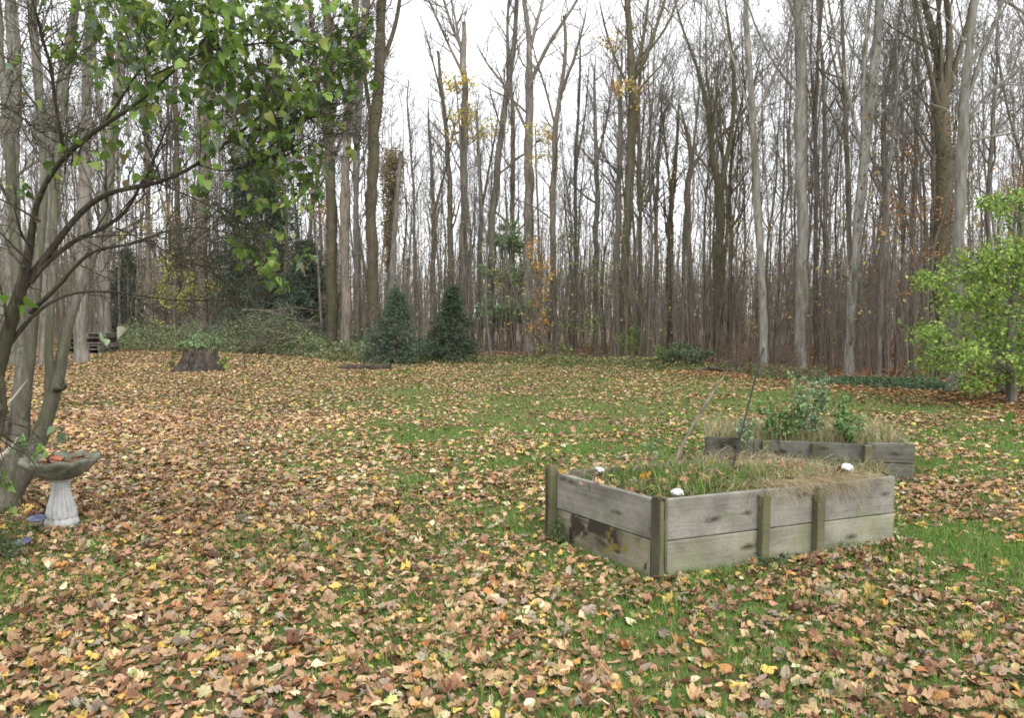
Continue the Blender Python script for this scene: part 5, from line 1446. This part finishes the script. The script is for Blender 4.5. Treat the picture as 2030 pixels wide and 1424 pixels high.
stalk_plant(1474, 8.5, .31, 830, 5, .07, 260, .04, GG, "small grey-green weed at the far bed's left end, behind the stake", 5)
stalk_plant(1575, 8.6, .31, 735, 2, .05, 60, .05, [(.2, .27, .08), (.3, .32, .12)], "thin yellow-green shoot rising above the tall weed", 6)
stalk_plant(1545, 7.35, .0, 900, 4, .05, 120, .03, DGREEN, "dark weed growing between the two beds", 7)
stalk_plant(1290, 9.4, .0, 868, 3, .05, 26, .06, [(.25, .42, .22), (.2, .34, .16)], "pale green broad-leaved weed alone in the lawn left of the far bed", 8)
stalk_plant(1105, 5.85, .0, 1035, 6, .05, 200, .026, DGREEN, "dark small-leaved weed at the foot of the bed's far left post", 9)
stalk_plant(1525, 5.35, .0, 1108, 7, .07, 260, .024, [(.07, .13, .06), (.10, .18, .08), (.05, .09, .04)], "low blue-green weed at the foot of the left front post", 10)
stalk_plant(1775, 6.0, .0, 1055, 3, .04, 50, .03, LG, "tiny green weed at the right end of the near bed", 11)

# ------------------------------------------------------------------ bird bath and lights
def stonemat(name, c0, c1, c2, g_, gcol=(.08, .10, .05)):
    m, t, b = nodes(name, .85, .2)
    n1 = noise(t, coords(t), 9, 5, .65); n2 = noise(t, coords(t, loc=(4, 2, 0)), 5, 5, .7)
    c = ramp(t, n1, [(.3, c0), (.5, c1), (.7, c2)])
    c = mix(t, ramp(t, n2, [(.62 - g_ * .3, (0, 0, 0)), (.75 - g_ * .2, (.85, .85, .85))]), c, gcol)
    st = noise(t, coords(t, (26, 26, 2)), 1, 3, .6)
    c = mix(t, .5, c, ramp(t, st, [(.35, (.5, .5, .48)), (.55, (1, 1, 1))]), 'MULTIPLY')
    t.links.new(c, b.inputs['Base Color']); bump(t, b, noise(t, coords(t), 80, 4, .7), .4, .004); return m
M['bowl'] = stonemat("algae_concrete", (.12, .12, .095), (.22, .22, .18), (.36, .36, .31), .6, (.08, .095, .06))
M['pedestal'] = stonemat("pale_concrete", (.32, .32, .315), (.44, .44, .435), (.54, .54, .535), .15, (.20, .21, .16))
def lathe(prof, n, mod=None):
    """prof [(r,z)...]; mod(angle, r, z, i) -> (r, z)"""
    g = G(); a = np.arange(n) / n * 2 * math.pi; rows = []
    for i, (r, z) in enumerate(prof):
        rr, zz = np.full(n, r, float), np.full(n, z, float)
        if mod: rr, zz = mod(a, rr, zz, i)
        rows.append(np.stack([rr * np.cos(a), rr * np.sin(a), zz], 1))
    V = np.concatenate(rows); k = len(prof); ix = np.arange(k * n).reshape(k, n)
    Q = np.stack([ix[:-1], np.roll(ix[:-1], -1, 1), np.roll(ix[1:], -1, 1), ix[1:]], -1).reshape(-1, 4)
    g.add(V, Q=Q); return g
bath = empty("bird_bath", (BATH[0], BATH[1], float(gz(BATH[0], BATH[1]))), .2, "concrete bird bath with pale fluted pedestal and mossy scalloped bowl", "bird bath")
def scallop(a, r, z, i):
    k = {0: 0, 1: .0, 2: .25, 3: .6, 4: 1, 5: 1.15, 6: 1, 7: .8, 8: .4}.get(i, .0)
    w_ = np.abs(np.cos(a * 5)) ** .8
    return r * (1 + .11 * k * (w_ - .6)), z + .034 * k * (w_ - .5)
bowl = lathe([(.095, .41), (.135, .415), (.18, .445), (.235, .482), (.278, .524), (.303, .556), (.304, .576), (.284, .584), (.245, .545), (.19, .505), (.12, .49), (.0, .486)], 80, scallop)
link("bowl", bowl.mesh("bowl", M['bowl'], True), bath)
def flute(a, r, z, i): return r * (1 + (.14 if 1 < i < 12 else 0) * (np.abs(np.sin(a * 8)) ** .6 - .6)), z
ped = lathe([(.0, .07), (.116, .07), (.118, .075), (.116, .10), (.110, .14), (.100, .18), (.090, .22), (.080, .26), (.072, .30), (.066, .34), (.063, .38), (.064, .39), (.082, .395), (.10, .40), (.112, .408), (.112, .418), (0, .418)], 96, flute)
link("pedestal", ped.mesh("pedestal", M['pedestal'], True), bath)
def lob(a, r, z, i): return r * (1 + .03 * np.cos(a * 8)), z
bs = lathe([(0, -.02), (.132, -.02), (.135, .03), (.128, .05), (.120, .06), (.120, .072), (0, .072)], 64, lob)
link("base", bs.mesh("base", M['pedestal'], True), bath)
rng = np.random.default_rng(81); n = 70
r_ = .22 * rng.random(n) ** .5; a = rng.random(n) * 6.28
g = G(); scatter(g, V_near, rng.integers(0, 12, n), np.stack([r_ * np.cos(a), r_ * np.sin(a), .505 + .16 * r_ + .02 * rng.random(n)], 1), rotmats(a, rng.normal(size=n) * .4, rng.normal(size=n) * .4), rng.uniform(.02, .045, n), pick(LEAF_COLS[1:4], [1, 1, 1], n, rng))
o = link("fallen_leaves", g.mesh("fallen_leaves", M['litter'], False, True), None, (BATH[0], BATH[1], bath.location.z)); tag(o, "brown dead leaves filling the bowl of the bird bath", None, None, "stuff")
# rust-red ribbed piece
m, t, b = nodes("rust_red_clay", .6, .4)
t.links.new(ramp(t, noise(t, coords(t), 25, 3), [(.35, (.22, .055, .03)), (.65, (.42, .13, .07))]), b.inputs['Base Color']); M['rust'] = m
g = G(); nu, nv_ = 14, 24; V = []
for i in range(nu):
    for j in range(nv_):
        a = math.pi * (i / (nu - 1)); x = -.055 + .11 * j / (nv_ - 1); r = .038 * math.sqrt(max(.05, 1 - (x / .062) ** 2)) + .003 * math.sin(i * 2.4)
        V.append((x, -math.cos(a) * r * 1.2, math.sin(a) * r))
ix = np.arange(nu * nv_).reshape(nu, nv_); g.add(V, Q=np.stack([ix[:-1, :-1], ix[:-1, 1:], ix[1:, 1:], ix[1:, :-1]], -1).reshape(-1, 4))
o = link("clay_shell", g.mesh("clay_shell", M['rust'], True), None, tuple(at(112, 913, 6.35)), (-.35, .1, -.1)); tag(o, "rust-red ribbed shell-shaped piece lying in the bird bath bowl", "ornament")

m, t, b = nodes("blue_grey_plastic", .35, .5); b.inputs['Base Color'].default_value = (.075, .085, .15, 1); M['cap'] = m
m, t, b = nodes("clear_plastic", .3, .5); b.inputs['Base Color'].default_value = (.45, .36, .32, 1); M['lens'] = m
def solar(px, py, d, label, tl, group="solar path lights beside the bird bath"):
    top = at(px, py, d); z0 = float(gz(top[0], top[1])); h = top[2] - z0
    r = empty("solar_light", (top[0], top[1], z0), 0, label, "garden light", group); r.rotation_euler = tl
    link("cap", lathe([(0, h + .022), (.03, h + .02), (.056, h + .010), (.072, h - .004), (.072, h - .012), (.05, h - .014), (0, h - .014)][::-1], 28).mesh("cap", M['cap'], True), r)
    link("lens", lathe([(.0, h - .062), (.030, h - .060), (.045, h - .016), (0, h - .016)], 20).mesh("lens", M['lens'], True), r)
    link("stake", lathe([(.004, -.03), (.008, 0), (.009, h - .06), (0, h - .059)], 10).mesh("stake", M['stake'], True), r)
solar(74, 1026, 6.25, "blue-capped solar path light standing against the bird bath's pedestal", (.1, .05, 0))
solar(46, 1074, 5.85, "blue-capped solar path light nearest the camera, half hidden in small weeds", (.15, -.2, 0))

# ------------------------------------------------------------------ near left trees
def multi_stem(name, label, cat, base, d, stems, mat, twigs, seed, drift=.12, sides=12, thin=1.0):
    """stems: polylines in photo px (x, y, width, distance)"""
    rng = np.random.default_rng(seed)
    root = empty(name, base, 0, label, cat)
    g = G(); bp, br_ = [], []
    for st in stems:
        pts = [at(x, y, dd) for x, y, w_, dd in st]; rad = [w_ * thin / F * dd / 2 for x, y, w_, dd in st]
        if st is stems[0] or st[0][1] > 1000: pts[0][2] = min(pts[0][2], -.05)
        P, Rr = resample(pts, rad, 26)
        P[1:-1] += rng.normal(size=(24, 3)) * rad[-1] * .25
        Rr = Rr * (1 + .05 * rng.normal(size=26))
        tubes(g, P, Rr, sides if rad[0] > .02 else 7)
        q, r2 = resample(P, Rr, 12); bp.append(q); br_.append(r2)
    g.build("stems", M[mat], root)
    return root, np.stack(bp), np.stack(br_)

ra, bpA, brA = multi_stem("multi_stemmed_tree", "near grey multi-stemmed tree at far left with its foot behind the bird bath", "tree",
    (at(15, 1010, 7.0)[0], 7.0, 0), 7.0, [
    [(5, 1015, 70, 7.0), (22, 960, 58, 7.0), (40, 880, 46, 7.0), (45, 800, 40, 7.0), (40, 700, 26, 7.1), (34, 560, 26, 7.2), (25, 350, 22, 7.3), (5, 150, 18, 7.4), (-20, -200, 10, 7.5)],
    [(44, 830, 34, 7.0), (60, 740, 22, 6.9), (64, 660, 20, 6.9), (78, 520, 18, 6.9), (88, 380, 16, 7.0), (80, 200, 13, 7.0), (60, 0, 11, 7.1), (50, -150, 8, 7.1)],
    [(8, 1018, 40, 7.0), (42, 950, 44, 7.0), (72, 890, 38, 7.0), (92, 830, 34, 7.0), (112, 775, 34, 7.0), (124, 700, 28, 7.0), (140, 620, 22, 7.0), (168, 550, 20, 7.1), (205, 460, 18, 7.1), (225, 330, 15, 7.2), (230, 150, 12, 7.3), (250, -50, 8, 7.4)],
    [(100, 800, 26, 7.0), (96, 700, 18, 6.9), (103, 560, 17, 6.9), (106, 420, 15, 7.0), (118, 250, 12, 7.1), (150, 60, 9, 7.2), (160, -60, 7, 7.2)],
    [(112, 772, 18, 6.95), (122, 765, 20, 6.88), (124, 760, 10, 6.85)],
    [(12, 860, 20, 6.9), (-5, 760, 18, 6.8), (-30, 640, 14, 6.7)],
    ], 'near', 0, 41, thin=.86)
g = G(); rg = np.random.default_rng(42)
a, ar = children(bpA[:4], brA[:4], 9, .45, 1, (25, 60), (.5, 1.3), 6, rg, up=.06, wob=.16, rmin=.005, rfrac=.4); tubes(g, a, ar, 5)
b2, br2 = children(a, ar, 5, .2, 1, (25, 60), (.2, .55), 5, rg, up=.04, wob=.2, rmin=.002); tubes(g, b2, br2, 4)
c2_, cr2 = children(b2, br2, 4, .2, 1, (25, 60), (.08, .22), 3, rg, up=.04, rmin=.0014); tubes(g, c2_, cr2, 3)
g.build("branches", M['near'], ra)

rb, bpB, brB = multi_stem("leafy_tree", "near dark tree arching in from the left, broad green leaves overhead", "tree",
    (at(-80, 1150, 5.0)[0], 5.0, 0), 5.0, [
    [(-82, 1170, 62, 5.0), (-60, 1000, 54, 5.0), (-32, 830, 46, 5.0), (-5, 720, 42, 5.0), (22, 640, 34, 5.0), (48, 560, 27, 5.0), (62, 480, 18, 4.9), (64, 420, 16, 4.85), (80, 362, 13, 4.8), (118, 318, 13, 4.7), (160, 277, 13, 4.6), (206, 243, 12, 4.5), (255, 221, 9, 4.4), (330, 160, 6, 4.3), (420, 60, 5, 4.2)],
    [(45, 570, 22, 5.0), (72, 530, 19, 5.0), (116, 480, 17, 5.0), (150, 425, 15, 5.0), (200, 385, 13, 4.95), (255, 372, 12, 4.9), (315, 365, 10, 4.85), (393, 326, 9, 4.8), (442, 288, 8, 4.7), (505, 240, 7, 4.6), (554, 202, 6, 4.55), (640, 100, 4, 4.5)],
    [(60, 560, 16, 5.0), (92, 520, 12, 5.0), (131, 489, 12, 5.05), (161, 470, 11, 5.1), (210, 451, 9, 5.1), (250, 420, 8, 5.1), (300, 330, 6, 5.1), (330, 250, 5, 5.1)],
    [(60, 620, 14, 5.0), (116, 567, 11, 4.9), (150, 526, 9, 4.85), (176, 500, 9, 4.8), (210, 490, 8, 4.75), (262, 485, 7, 4.7), (300, 468, 6, 4.65), (337, 455, 5, 4.6), (375, 449, 4, 4.55), (430, 455, 3, 4.5), (480, 470, 2.5, 4.45)],
    [(20, 680, 14, 5.05), (60, 630, 10, 5.1), (95, 600, 8, 5.1), (123, 586, 7, 5.15), (157, 578, 6, 5.2), (225, 578, 6, 5.2), (300, 590, 5, 5.2), (356, 597, 4, 5.2), (450, 595, 3, 5.2), (505, 601, 2, 5.2)],
    [(230, 452, 5, 5.0), (285, 475, 4, 4.95), (337, 503, 4, 4.9), (393, 526, 3, 4.85), (430, 545, 2.5, 4.8), (457, 567, 2, 4.75)],
    [(127, 303, 10, 4.7), (112, 220, 8, 4.6), (100, 127, 8, 4.5), (80, 60, 7, 4.4), (60, -20, 6, 4.3)],
    [(206, 243, 7, 4.5), (250, 180, 6, 4.45), (300, 100, 5, 4.4), (360, 10, 4, 4.3), (400, -60, 3, 4.3)],
    [(442, 288, 5, 4.7), (500, 265, 4, 4.6), (560, 235, 3.5, 4.5), (640, 232, 3, 4.45), (700, 225, 2, 4.4)],
    [(393, 326, 5, 4.8), (440, 340, 4, 4.7), (500, 330, 3, 4.6), (560, 300, 3, 4.5), (640, 260, 2, 4.4)],
    [(320, 365, 5, 4.85), (400, 400, 4, 4.7), (470, 440, 3, 4.6), (540, 470, 2.5, 4.5), (590, 520, 2, 4.5)],
    [(-5, 720, 20, 5.0), (10, 800, 14, 5.0), (-10, 900, 10, 5.0)],
    [(300, 150, 5, 4.3), (420, 95, 4, 4.25), (520, 85, 3.5, 4.2), (620, 80, 3, 4.2), (700, 90, 2, 4.2)],
    [(-60, 300, 7, 4.9), (0, 200, 6, 4.9), (60, 245, 5, 4.85), (80, 262, 4, 4.8)],
    ], 'neard', 0, 51, thin=.78)
g = G(); rg = np.random.default_rng(52)
a, ar = children(bpB, brB, 20, .3, 1, (20, 70), (.15, .75), 7, rg, up=.03, wob=.16, rmin=.0034, rfrac=.42); tubes(g, a, ar, 5)
b2, br2 = children(a, ar, 6, .15, 1, (25, 60), (.08, .34), 5, rg, up=.02, wob=.22, rmin=.0024); tubes(g, b2, br2, 3)
c2_, cr2 = children(b2, br2, 3, .2, 1, (25, 60), (.04, .14), 3, rg, up=.02, rmin=.0018); tubes(g, c2_, cr2, 3)

# leaf clusters: (px, py, rx, ry, distance, depth radius, number)
CL = [(215, 40, 50, 50, 4.6, .25, 60), (190, 90, 36, 38, 4.6, .2, 40), (290, 50, 70, 55, 4.5, .3, 120), (380, 60, 70, 60, 4.4, .3, 130), (450, 40, 70, 50, 4.3, .3, 110), (550, 50, 60, 45, 4.3, .3, 85), (600, 90, 60, 60, 4.3, .3, 75),
      (660, 70, 50, 70, 4.3, .25, 85), (690, 110, 30, 60, 4.4, .2, 50), (700, 100, 26, 50, 4.4, .2, 32), (510, 140, 70, 50, 4.4, .3, 110), (440, 130, 60, 40, 4.4, .3, 70), (560, 200, 70, 50, 4.5, .3, 100), (500, 190, 50, 40, 4.5, .2, 55),
      (640, 180, 50, 50, 4.4, .25, 52), (480, 270, 50, 40, 4.5, .2, 34), (545, 280, 60, 45, 4.5, .25, 85), (620, 260, 60, 40, 4.4, .25, 45), (570, 340, 50, 50, 4.5, .25, 75), (520, 350, 50, 40, 4.6, .2, 34), (330, 140, 50, 40, 4.4, .25, 60),
      (260, 150, 40, 40, 4.5, .2, 26), (300, 230, 50, 50, 4.6, .3, 18), (400, 230, 50, 40, 4.6, .2, 20), (600, 370, 40, 30, 4.5, .2, 26), (570, 400, 40, 20, 4.5, .15, 20), (480, 440, 32, 24, 4.6, .15, 22), (530, 470, 36, 30, 4.6, .15, 26),
      (575, 520, 40, 26, 4.5, .15, 26), (500, 500, 30, 24, 4.6, .15, 15), (560, 550, 30, 24, 4.6, .12, 11), (150, 110, 26, 26, 4.6, .1, 12), (40, 130, 14, 20, 4.6, .1, 3), (60, 170, 14, 14, 4.6, .1, 4), (20, 400, 26, 30, 4.8, .1, 10),
      (110, 350, 20, 20, 4.7, .1, 5), (270, 345, 26, 30, 4.6, .1, 6), (395, 290, 36, 20, 4.5, .1, 9), (590, 180, 50, 40, 4.2, .2, 44), (700, 20, 30, 30, 4.3, .2, 25), (300, 300, 90, 50, 4.7, .3, 26), (400, 330, 80, 50, 4.7, .3, 26), (230, 200, 60, 60, 4.6, .3, 16), (350, 200, 80, 50, 4.5, .3, 34), (430, 400, 60, 40, 4.6, .2, 12), (340, 20, 90, 40, 4.2, .2, 70), (520, 10, 90, 30, 4.2, .2, 60)]
rl = np.random.default_rng(53)
pos = []
for (x, y, rx, ry, d, dr, n) in CL:
    n = int(n * (1.2 if x > 480 else 1.45))
    p, _ = clump_points(at(x, y, d), (rx * 1.35 / F * d, dr * 1.5, ry * 1.3 / F * d), n, rl, max(3, n // 5)); p = p + rl.normal(size=p.shape) * .03; pos.append(p)
pos = np.concatenate(pos)
# short petiole shoots tie the leaves to wood: nearest twig point
allb = np.concatenate([a.reshape(-1, 3), b2.reshape(-1, 3), bpB.reshape(-1, 3)])
n = len(pos); near_i = np.array([int(np.argmin(((allb - p) ** 2).sum(1))) for p in pos])
q = allb[near_i]; L = np.linalg.norm(q - pos, axis=1)
t4 = np.linspace(0, 1, 5)[None, :, None]; mid = (q + pos) / 2 + np.array([0, 0, .12]) * L[:, None]
PP = (1 - t4) ** 2 * q[:, None] + 2 * t4 * (1 - t4) * mid[:, None] + t4 ** 2 * pos[:, None]
sel = rl.random(n) < .4
tubes(g, PP[sel], np.repeat((np.linspace(.0022, .0011, 5))[None], sel.sum(), 0), 3)
g.build("branches", M['neard'], rb)
# leaves hang, each turned its own way
yaw = rl.random(n) * 6.283
rot = rotmats(yaw, -rl.uniform(-.5, 1.45, n), rl.normal(size=n) * .75)
sc = .026 + .046 * rl.random(n) ** 1.2
col = pick([(.13, .215, .045), (.18, .29, .055), (.09, .15, .04), (.26, .36, .08), (.17, .23, .15), (.33, .37, .10), (.20, .17, .08)], [27, 22, 22, 9, 13, 4, 3], n, rl, .22)
wh = rl.integers(0, len(HEART), n)
hm = []
for V, T in HEART:
    gg = G(); gg.add(V, T=T); hm.append(gg.mesh("leaf", M['green_obj'], True))
pxx = pxof(pos[:, 0], pos[:, 1]); pyy = HY + (CAMZ - pos[:, 2]) * F / pos[:, 1]
score = np.where((pxx > 5) & (pxx < 2025) & (pyy > 5), sc / pos[:, 1], 0)
top300 = np.argsort(-score)[:300]
bl = np.array(rb.location)
for i in top300:
    o = bpy.data.objects.new("leaf", hm[wh[i]]); COL.objects.link(o); o.parent = rb
    o.matrix_basis = MX.Translation((pos[i] - bl).tolist()) @ MX(rot[i].tolist()).to_4x4() @ MX.Scale(float(sc[i]), 4)
    o.color = (*[float(c) for c in col[i]], 1)
rs = np.ones(n, bool); rs[top300] = False
g = G(); scatter(g, HEART, wh[rs], pos[rs], rot[rs], sc[rs], col[rs]); o = g.build("foliage", M['green'], rb, True, True); o["kind"] = "stuff"

# stray leaves and blossom low on the left
def twig_with(px, py, d, label, name, cat, leaves, col, src, seed, size=.07):
    rng = np.random.default_rng(seed + 50); c = at(px, py, d); s = at(*src)
    root = empty(name, s, 0, label, cat)
    g = G(); pp = np.array([s, (s + c) / 2 + (0, 0, .03), c]); P_, R_2 = resample(pp, [.004, .003, .0015], 8); tubes(g, P_, R_2, 4); g.build("stem", M['neard'], root)
    for k in range(leaves):
        V, T = HEART[k % 14]; gg = G(); gg.add(V, T=T)
        o = link("leaf", gg.mesh("leaf", M['green_obj'], True), root, tuple(c - s + rng.normal(size=3) * .035), (-1.1 + rng.normal() * .4, rng.normal() * .5, rng.random() * 6), size * rng.uniform(.8, 1.2))
        o.color = (*[float(x) for x in pick([col], [1], 1, rng)[0]], 1)
twig_with(30, 590, 4.8, "few bright leaves on a twig against the grey stems at far left", "leafy_twig", "twig", 4, (.16, .30, .05), (0, 640, 4.9), 1)
twig_with(45, 872, 6.4, "round green leaves sprouting beside the bird bath's left rim", "leafy_twig", "twig", 4, (.2, .32, .13), (20, 905, 6.6), 2, .09)
twig_with(85, 890, 6.3, "bright green sprig hanging just above the bird bath", "leafy_twig", "twig", 5, (.2, .34, .07), (50, 915, 6.6), 3, .06)
twig_with(120, 862, 6.6, "dull green leaves over the litter above the bird bath", "leafy_twig", "twig", 5, (.14, .20, .12), (80, 850, 6.8), 4, .08)
twig_with(205, 668, 5.2, "single pale green leaf dangling in front of the pallets", "leafy_twig", "twig", 1, (.35, .5, .28), (206, 578, 5.2), 5, .09)
twig_with(258, 672, 5.2, "single whitish leaf dangling right of the pallets", "leafy_twig", "twig", 1, (.75, .78, .62), (262, 583, 5.2), 6, .085)
twig_with(10, 950, 5.9, "green leaves at the photo's left edge beside the peeled branch", "leafy_twig", "twig", 5, (.14, .24, .06), (-30, 1000, 5.9), 7, .07)
twig_with(28, 990, 6.0, "yellow-green leaf low by the foot of the grey multi-stemmed tree", "leafy_twig", "twig", 3, (.26, .38, .08), (-10, 1050, 6.0), 8, .07)
m, t, b = nodes("peeled_wood", .7, .3)
t.links.new(ramp(t, noise(t, coords(t, (4, 4, 12)), 8, 4), [(.4, (.36, .32, .26)), (.65, (.58, .54, .46))]), b.inputs['Base Color']); M['peeled'] = m
rt = empty("broken_branch", at(-40, 935, 6.0), 0, "pale peeled broken branch poking in from the left edge", "branch")
g = G(); tubes(g, *resample([at(-40, 935, 6.0), at(5, 905, 6.05), at(22, 888, 6.1), at(36, 868, 6.12)], [.024, .02, .016, .008], 12), 8); g.build("wood", M['peeled'], rt)
rt = empty("broken_branch", at(-10, 835, 6.6), 0, "thin pale dead twig slanting across the grey stems", "branch")
g = G(); tubes(g, *resample([at(-20, 838, 6.6), at(18, 800, 6.6), at(55, 752, 6.6)], [.012, .009, .004], 10), 6); g.build("wood", M['peeled'], rt)
stalk_plant(2, 5.6, .0, 985, 7, .05, 300, .026, DGREEN, "dark fine-leaved weeds at the left edge by the solar lights", 21)
stalk_plant(20, 5.5, .0, 1080, 5, .05, 120, .03, BGREEN, "grey-green small weeds in front of the nearest solar light", 22)

# ------------------------------------------------------------------ right-hand maple
def right_maple():
    rng = np.random.default_rng(91)
    B = at(2006, 792, 15.4); B[2] = float(gz(B[0], B[1])); d = B[1]
    root = empty("maple_tree", B, 0, "young maple in bright green leaf at the photo's right edge", "maple")
    tr = G()
    P, Rr = resample([B - (0, 0, .05), at(2003, 700, d), at(2008, 600, d + .1), at(2022, 500, d), at(2030, 400, d), at(2040, 300, d)], [.10, .09, .075, .055, .035, .012], 18)
    tubes(tr, P, Rr, 9); tr.build("trunk", M['grey'], root)
    sprays = [(1925, 515, 80, 30), (1990, 520, 80, 40), (1880, 555, 60, 18), (1960, 570, 90, 40), (2030, 560, 90, 60), (1850, 545, 36, 16), (1930, 620, 70, 34), (2010, 620, 90, 44), (1960, 660, 80, 28), (1835, 640, 28, 24), (1850, 660, 32, 18),
              (1890, 690, 70, 22), (1850, 718, 40, 18), (1930, 700, 60, 26), (1990, 690, 70, 34), (2040, 690, 80, 50), (2000, 740, 60, 20), (1950, 752, 50, 16), (1925, 762, 26, 10), (2020, 490, 60, 30), (1990, 395, 30, 12), (2020, 430, 46, 34), (1970, 400, 18, 6), (2035, 400, 40, 30), (2060, 620, 90, 90), (2080, 500, 80, 90), (2100, 720, 70, 60), (1900, 590, 50, 22)]
    g = G(); br = G(); cols = [(.22, .34, .065), (.31, .42, .09), (.13, .22, .045), (.40, .46, .12), (.08, .14, .035)]
    for (x, y, rx, rz) in sprays:
        dd = d + rng.normal() * .75
        c = at(x, y, dd); r = (rx / F * dd, .45 + rx / F * dd * .4, rz / F * dd)
        n = int(150 + rx * rz * .12)
        p, cc = clump_points(c, r, n, rng, 18)
        p = p + rng.normal(size=p.shape) * .07
        # sprays droop towards their ends
        p[:, 2] -= .25 * ((p[:, 0] - B[0]) / 1.9) ** 2 * .3
        leaves_at(g, p, rng, .078, cols, [30, 25, 22, 10, 13], SMALL, .55)
        zj = c[2] - .12 - .22 * abs(c[0] - B[0]); j = int(np.argmin(np.abs(P[:, 2] - max(zj, .7))))
        t = np.linspace(0, 1, 8)[:, None]
        for q in cc[:4]:
            LP = P[j] * (1 - t) ** 2 + 2 * t * (1 - t) * (P[j] * .45 + q * .55 + np.array([0, 0, .18])) + t ** 2 * q
            tubes(br, LP, np.linspace(.010, .002, 8), 4)
    br.build("branches", M['grey'], root); o = g.build("foliage", M['green'], root, False, True)
right_maple()
twig_with(2003, 828, 5.0, "dark green leafy twig tip hanging alone at the right edge below the maple", "leafy_twig", "twig", 6, (.10, .2, .04), (2040, 770, 5.0), 9, .05)
print("TRIS", sum(sum(len(p.vertices) - 2 for p in []) for o in []), "objs", len(bpy.data.objects))
tot = 0
for me in bpy.data.meshes: tot += len(me.loops) - 2 * len(me.polygons)
print("triangles", tot)
